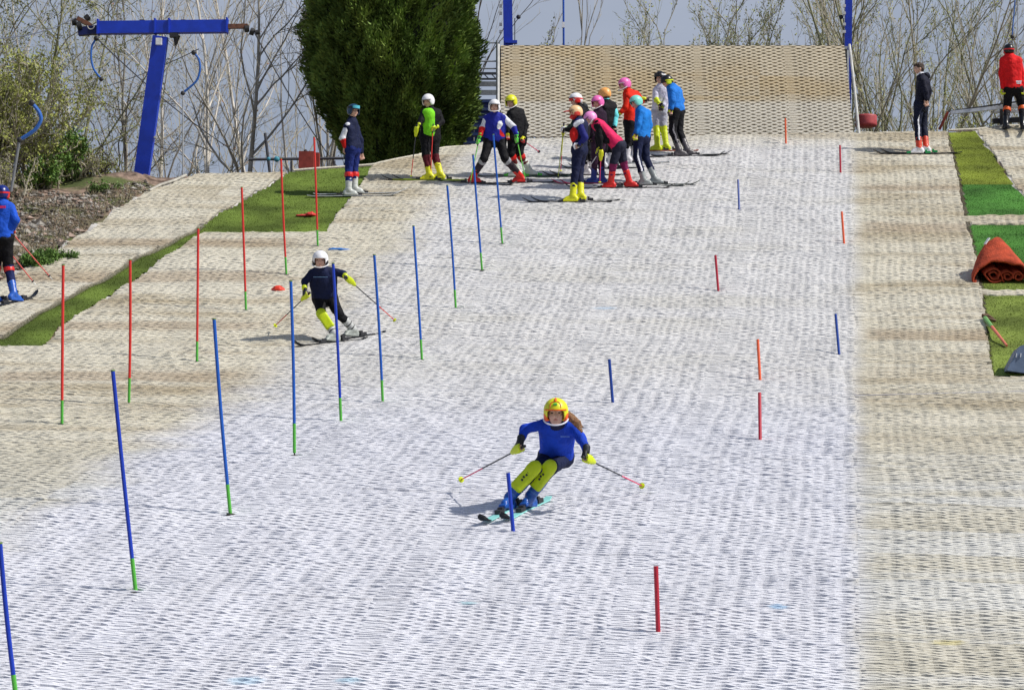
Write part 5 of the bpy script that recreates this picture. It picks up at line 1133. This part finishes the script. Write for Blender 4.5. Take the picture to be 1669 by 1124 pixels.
# 6 yellow helmet
p6 = person('the skier in yellow helmet and black jacket', 'skier in yellow helmet and long black jacket beside the racer in blue, white and red', Z3, 291,
    dict(hd=(1086, 262, -.05), nk=(1118, 335, 0), shL=(1080, 365, -.1), shR=(1170, 350, .1), elL=(1052, 470, -.16), elR=(1218, 475, .08), wrL=(1050, 545, -.18), wrR=(1200, 580, -.05), hiL=(1105, 600, -.05), hiR=(1175, 600, .06), knL=(1085, 740, -.1), knR=(1160, 735, 0), ftL=(1140, 950), ftR=(1250, 942)),
    1.0, (-.35, -.9, -.3), [BLACK]*6, BLACK, gloss('boot_wg', (216, 226, 216), .35), [YEL, HRED, YEL], [YEL, YEL], WL, heading=(178, -6), skiL=1.5, skim=gloss('ski_dg', (40, 74, 60), .4), poles={'R': (1350, 722, .9)}, guard=(PINKS, PINKS, None), chin=HWHITE, headk=1.06, hem=.14,
    tro2=cloth('red_black', (104, 44, 46)), kneeband=HRED, bindm=GREENG)
# 7 woman in front
OH = gloss('orange_white', (240, 200, 150), .4)
def brim(P_, m):
    h = [o for o in P_['root'].children if o.name.startswith('helmet')][0]; c, hd, U, R, HR = P_['hc'], P_['hd'], P_['U'], P_['R'], P_['HR']
    MB().ball(c+hd*.17+U*.01, (.055, .065, .010), HR, 16).build('visor_brim', m, h)
p7 = person('the woman in the navy and red jacket', 'woman in navy and red jacket, pale orange helmet and yellow boots, nearest of the group', Z4, 330,
    dict(hd=(262, 378, 0), nk=(282, 428, 0), shL=(282, 448, -.17), shR=(318, 448, .17), elL=(330, 560, -.24), elR=(240, 500, .2), wrL=(290, 612, -.24), wrR=(190, 500, .22), haL=(262, 622, -.24), haR=(172, 500, .22), hiL=(276, 650, -.10), hiR=(306, 650, .10), knL=(262, 790, -.10), knR=(290, 790, .10), ftL=(240, 1038), ftR=(300, 1028)),
    1.02, (-.95, -.35, -.12), [NAVY, cloth('blue_navy', (34, 38, 110)), cloth('blue_navy', (34, 38, 110)), BLACK, BLACK, BLACK, WHITE, RED], cloth('navy2', (20, 26, 58)), YEL, [WHITE, WHITE, HBLK], [OH, gloss('helmet_red', (224, 70, 56), .4)], WG, heading=(181, 183), skiL=1.6, skim=SKIBLK, headk=1.04, hem=.10, fat=1.06,
    poles={'R': (130, 880, .1)}, guard=(gloss('pole_lime', (190, 200, 60), .4), gloss('pole_lime', (190, 200, 60), .4), None), extra=lambda q, k, sp, nk, pl: [cap(q['shL']+np.array([-.06, -.06, -.05]), q['shL']+np.array([.07, -.055, .02]), .034, .034, 6), ell(q['shL']*.55+q['hiL']*.45+np.array([-.075, -.01, 0]), np.eye(3), [.078, .10, .13], 7)])
brim(p7, HRED)
body_part('face_scarf', [ell(p7['c']+p7['hd']*.05-p7['U']*.07, p7['HR'], [.07, .075, .05]), cap(p7['q']['nk'], p7['c']-p7['U']*.08, .07, .06)], HRED, p7['root'], .010, .02)
# 8
p8 = person('the skier behind the woman in navy', 'skier in white helmet with red goggle strap, half hidden behind the woman in navy', Z4, 290,
    dict(hd=(264, 285, 0), nk=(292, 335, 0), shL=(290, 365, -.15), shR=(335, 365, .15), elL=(245, 470, -.2), elR=(355, 470, .2), wrL=(200, 498, -.24), wrR=(345, 550, .2), haL=(172, 495, -.26), hiL=(310, 560, -.08), hiR=(340, 560, .08), knL=(318, 680, -.08), knR=(350, 680, .08), ftL=(340, 840), ftR=(395, 835)),
    .98, (-.92, -.38, -.1), [BLACK, cloth('dk_green', (22, 44, 34)), cloth('dk_green', (22, 44, 34)), BLACK, BLACK, BLACK], BLACK, gloss('boot_w3', (220, 216, 220), .35), [gloss('glove_mint', (170, 226, 190), .5), YEL, YEL], [HWHITE, HRED], WG, heading=(180, 180), skiL=1.5, skim=SKIBLK, poles={'L': (150, 830, -.1)}, guard=(YEL, POLER, YEL), headk=1.04, hood=cloth('hood_grey', (50, 52, 56)), gog=(HRED, HRED))
# 9
p9 = person('the child in pink helmet and plum jacket', 'child in pink helmet with white chin bar, standing upright behind the bending skier', Z4, 300,
    dict(hd=(424, 305, 0), nk=(432, 360, 0), shL=(400, 385, -.06), shR=(462, 385, .08), elL=(392, 470, -.1), elR=(475, 470, .1), wrL=(382, 545, -.12), wrR=(470, 550, 0), hiL=(408, 560, -.05), hiR=(452, 560, .06), knL=(402, 690, -.08), knR=(448, 690, 0), ftL=(395, 900), ftR=(455, 900)),
    .92, (-.6, -.78, -.25), [cloth('dark_plum', (40, 22, 44))]*6, cloth('lilac_black', (58, 36, 60)), gloss('boot_blue', (34, 60, 150), .35), [BLACK]*3, [HPINK, HPINK], WG, heading=(180, 182), skiL=1.4, skim=gloss('ski_pink', (180, 60, 100), .4), chin=HWHITE, headk=1.05)
# 10 bending
p10 = person('the bending skier in pink', 'skier in pink and black jacket and lilac helmet bending forward over red boots', Z4, 309,
    dict(hd=(372, 418, -.10), nk=(402, 446, -.05), shL=(425, 455, -.16), shR=(430, 458, .16), elL=(440, 560, -.2), elR=(425, 560, .2), wrL=(445, 645, -.2), wrR=(430, 640, .1), hiL=(575, 620, -.10), hiR=(585, 615, .10), knL=(540, 740, -.12), knR=(610, 735, .10), ftL=(520, 935), ftR=(655, 930)),
    .98, (-.75, -.35, -.55), [cloth('hot_pink', (224, 40, 96)), BLACK, BLACK, BLACK, BLACK, BLACK, BLACK], cloth('charcoal', (36, 38, 56)), HRED, [YEL, HBLK, YEL], [gloss('lilac', (240, 150, 210), .4), gloss('lilac', (240, 150, 210), .4)], WG, up=(-.5, 0, .8), heading=(182, -4), skiL=1.5, skim=SKIBLK, chin=HWHITE, headk=1.0, hem=.02,
    poles={'L': (438, 915, -.15), 'R': (345, 800, .1)}, guard=dict(L=(PINKS, PINKS, YEL), R=(HWHITE, HWHITE, None)), tro2=cloth('plum', (120, 34, 80)), extra=lambda q, k, sp, nk, pl: [cap(q['shL']+np.array([0, .0, -.06]), q['shL']*.45+q['hiL']*.55+np.array([-.06, -.0, -.09]), .07*k, .07*k, 6)])
# 11 orange helmet teal
p11 = person('the skier in the orange helmet', 'skier in orange helmet and black vest with pale teal sleeves, back half turned', Z4, 278,
    dict(hd=(474, 245, 0), nk=(492, 295, 0), shL=(468, 325, -.1), shR=(535, 318, .08), elL=(450, 420, -.12), elR=(556, 400, .02), wrL=(432, 490, -.14), wrR=(548, 475, -.08), hiL=(475, 520, -.06), hiR=(520, 520, .06), knL=(468, 640, -.06), knR=(515, 640, .04), ftL=(462, 790), ftR=(520, 785)),
    .95, (-.75, .5, -.15), [BLACK, BLACK, BLACK, TEAL, TEAL, TEAL], BLACK, gloss('boot_w4', (210, 210, 216), .35), [BLACK]*3, [gloss('peach', (250, 176, 96), .4), gloss('peach', (250, 176, 96), .4)], WG, heading=(180, 180), skiL=1.45, skim=SKIBLK, headk=1.02, eyes=False, hair=lambda c, hd, U, R, hk, nk: [(('hair', mat('hair_dark', (.05, .03, .02), .6, .3, 60)), [ell(c-hd*.02-U*.045, np.array([R, hd, U]), [.082, .085, .055])])])
# 12 red jacket
p12 = person('the skier in pink helmet and red jacket', 'tall skier in pink helmet and bright red jacket standing behind the mint helmet', Z4, 266,
    dict(hd=(622, 172, 0), nk=(646, 222, 0), shL=(645, 255, -.13), shR=(705, 240, .12), elL=(625, 340, -.2), elR=(745, 290, .16), wrL=(590, 375, -.22), wrR=(762, 275, .1), haR=(786, 276, .08), hiL=(655, 450, -.08), hiR=(690, 450, .08), knL=(650, 580, -.08), knR=(690, 575, .06), ftL=(640, 752), ftR=(700, 745)),
    1.0, (-.8, -.5, -.2), [cloth('scarlet', (214, 40, 18))]*6, BLACK, gloss('boot_w5', (216, 214, 218), .35), [HBLK, HBLK, LIME], [HPINK, HPINK, HWHITE], WG, heading=(180, 180), skiL=1.5, skim=SKIW, chin=HWHITE, headk=1.04, hem=.06)
# 13 mint
p13 = person('the skier in the mint helmet', 'skier in mint helmet, bright blue jacket and navy trousers with white side stripe', Z4, 300,
    dict(hd=(706, 302, 0), nk=(738, 350, 0), shL=(742, 378, -.12), shR=(785, 375, .12), elL=(722, 460, -.22), elR=(805, 470, .1), wrL=(706, 530, -.24), wrR=(790, 540, .05), hiL=(722, 560, -.08), hiR=(768, 560, .08), knL=(712, 700, -.10), knR=(775, 700, .06), ftL=(760, 915), ftR=(842, 905)),
    .97, (-.8, -.45, -.35), [cloth('azure', (26, 118, 204))]*6, NAVY, gloss('boot_grey', (150, 156, 156), .4), [YEL, LIME, HBLK], [HMINT, HMINT], WG, heading=(-3, -2), skiL=1.5, skim=gloss('ski_grey', (96, 104, 98), .4), headk=1.02, stripe=(WHITE, 'L'), hem=.06)
# 14 white suit
p14 = person('the racer in the white suit', 'racer in white suit and lime shin guards with black helmet, standing before the ramp', Z4, 247,
    dict(hd=(882, 125, 0), nk=(890, 180, 0), shL=(856, 208, 0), shR=(918, 205, 0), elL=(848, 280, -.12), elR=(925, 290, -.1), wrL=(868, 300, -.2), wrR=(900, 330, -.2), hiL=(858, 365, 0), hiR=(902, 365, 0), knL=(855, 480, -.04), knR=(905, 480, -.04), ftL=(860, 662), ftR=(925, 660)),
    .95, (-.5, -.8, -.15), [cloth('white_grey', (206, 204, 220)), cloth('white_grey', (206, 204, 220)), LIME]+[cloth('white_grey', (206, 204, 220))]*3, cloth('pale_grey', (184, 186, 200)), LIME, [LIME, HBLK, LIME], [HBLK, HBLK], WG, heading=(182, 180), skiL=1.45, skim=gloss('ski_orange', (196, 110, 90), .4), headk=1.04, hem=.04, tro2=LIME, gog=(HWHITE, M_DARK), gogup=True)
# 15 blue jacket
p15 = person('the rightmost skier by the ramp in bright blue', 'skier in bright blue jacket, black trousers and dark helmet, rightmost of the waiting group', Z4, 255,
    dict(hd=(932, 150, 0), nk=(968, 185, 0), shL=(968, 215, -.14), shR=(1008, 208, .12), elL=(975, 290, -.22), elR=(1038, 290, .12), wrL=(962, 350, -.24), wrR=(1010, 355, .02), hiL=(985, 365, -.08), hiR=(1020, 365, .08), knL=(972, 510, -.10), knR=(1020, 510, .04), ftL=(1020, 702), ftR=(1078, 694)),
    1.02, (-.85, -.35, -.2), [SKYB]*6, BLACK, gloss('boot_dk', (84, 80, 84), .4), [LIME, HBLK, HBLK], [HBLK, gloss('strap_lime', (200, 222, 40), .4)], WG, heading=(4, 6), skiL=1.6, skim=SKIBLK, headk=1.0, hem=.05, stripe=(cloth('grey_stripe', (120, 118, 124)), 'L'), gog=(LIME, M_DARK))
# 16 boy without helmet
p16 = person('the boy in the dark quilted jacket', 'bareheaded boy in dark quilted jacket and navy trousers with white stripe, alone at the right', Z5, 251,
    dict(hd=(1127, 353, 0), nk=(1146, 392, 0), shL=(1146, 412, -.16), shR=(1164, 412, .14), elL=(1162, 470, -.22), elR=(1180, 470, .16), wrL=(1166, 512, -.20), wrR=(1172, 515, .12), hiL=(1132, 540, -.08), hiR=(1148, 540, .08), knL=(1120, 630, -.10), knR=(1152, 630, .08), ftL=(1130, 795), ftR=(1166, 790)),
    1.0, (-.95, -.3, -.1), [cloth('ink', (24, 26, 44))]*5+[WHITE], cloth('ink2', (22, 28, 50)), HWHITE, SKIN, None, 'skiers at the right of the ramp', heading=(181, 181), skiL=1.6, skim=SKIBLK, bare=True, relaxed=('L', 'R'), headk=.98, stripe=(WHITE, 'L'), hem=.15, bootlow=gloss('boot_or', (220, 74, 46), .4), hood=cloth('ink', (24, 26, 44)), bindm=gloss('bind_green', (30, 150, 80), .4),
    hair=lambda c, hd, U, R, hk, nk: [(('hair', mat('hair_dkbrown', (.05, .028, .018), .6, .3, 60, .6, 80)), [ell(c-hd*.02+U*.045, np.array([R, hd, U]), [.088, .098, .078]), ell(c-hd*.055-U*.01, np.array([R, hd, U]), [.078, .055, .08]), cap(c+hd*.05+U*.085-R*.03, c+hd*.066+U*.074+R*.03, .024, .02)])])
# 17 red jacket, seen from behind
p17 = person('the person in the bright red jacket', 'person in bright red jacket and black-red helmet seen from behind by the silver bar', (1540, 40, 5.62), 211,
    dict(hd=(586, 238, 0), nk=(590, 285, 0), shL=(535, 325, 0), shR=(672, 325, 0), elL=(518, 450, 0), elR=(706, 450, 0), wrL=(530, 585, -.04), wrR=(712, 585, -.04), hiL=(585, 590, 0), hiR=(670, 590, 0), knL=(572, 755, .04), knR=(708, 745, .04), ftL=(560, 968), ftR=(712, 968)),
    1.04, (.0, 1, 0), [cloth('signal_red', (222, 30, 34))]*6, BLACK, HBLK, [LIME, LIME, HBLK], [HBLK, HRED], 'skiers at the right of the ramp', heading=(98, 82), skiL=1.6, skim=gloss('ski_mixed', (60, 66, 60), .4), headk=1.02, hem=.07, eyes=False, kneeband=HOR, tro2=cloth('black2', (30, 28, 34)), gog=(HRED, M_DARK))
b_ = p17['q']; cb = (b_['hiL']+b_['hiR'])/2+np.array([.05, -.135, .13])
for dz in (0, -.04): MB().box(cb+[0, 0, dz], (.095-.01*(dz < 0), .004, .014)).build('back_print', WHITE, p17['root'])
# 18 left edge, on the drag lift
p18 = person('the skier in blue jacket at the left edge', 'skier in blue jacket with pink back print riding the drag lift', (0, 290, 5.108), 494,
    dict(hd=(18, 135, 0), nk=(14, 195, 0), shL=(-48, 240, 0), shR=(82, 240, 0), elL=(-70, 350, -.05), elR=(132, 350, -.05), wrL=(-50, 430, .05), wrR=(105, 425, .12), hiL=(-16, 500, 0), hiR=(52, 500, 0), knL=(-34, 720, .05), knR=(70, 735, .05), ftL=(-60, 1050), ftR=(112, 1045)),
    .98, (.15, 1, 0), [cloth('cobalt', (30, 84, 200))]*6, BLACK, gloss('boot_blue2', (44, 96, 190), .35), [HRED, HRED, HBLK], [gloss('helmet_navy', (20, 40, 120), .3), HRED], heading=(52, 54), skiL=.85, skim=SKIBLK, headk=1.02, hem=.08, eyes=False, kneeband=HRED, tro2=cloth('navy3', (24, 34, 80)), gog=(HRED, HRED),
    poles={'L': (300, 893, .25), 'R': (438, 848, .35)}, guard=(POLER, POLER, None))
MB().box(p18['q']['nk']+np.array([.0, -.115, -.10]), (.085, .006, .018)).build('back_print', gloss('print_pink', (214, 40, 110), .5), p18['root'])
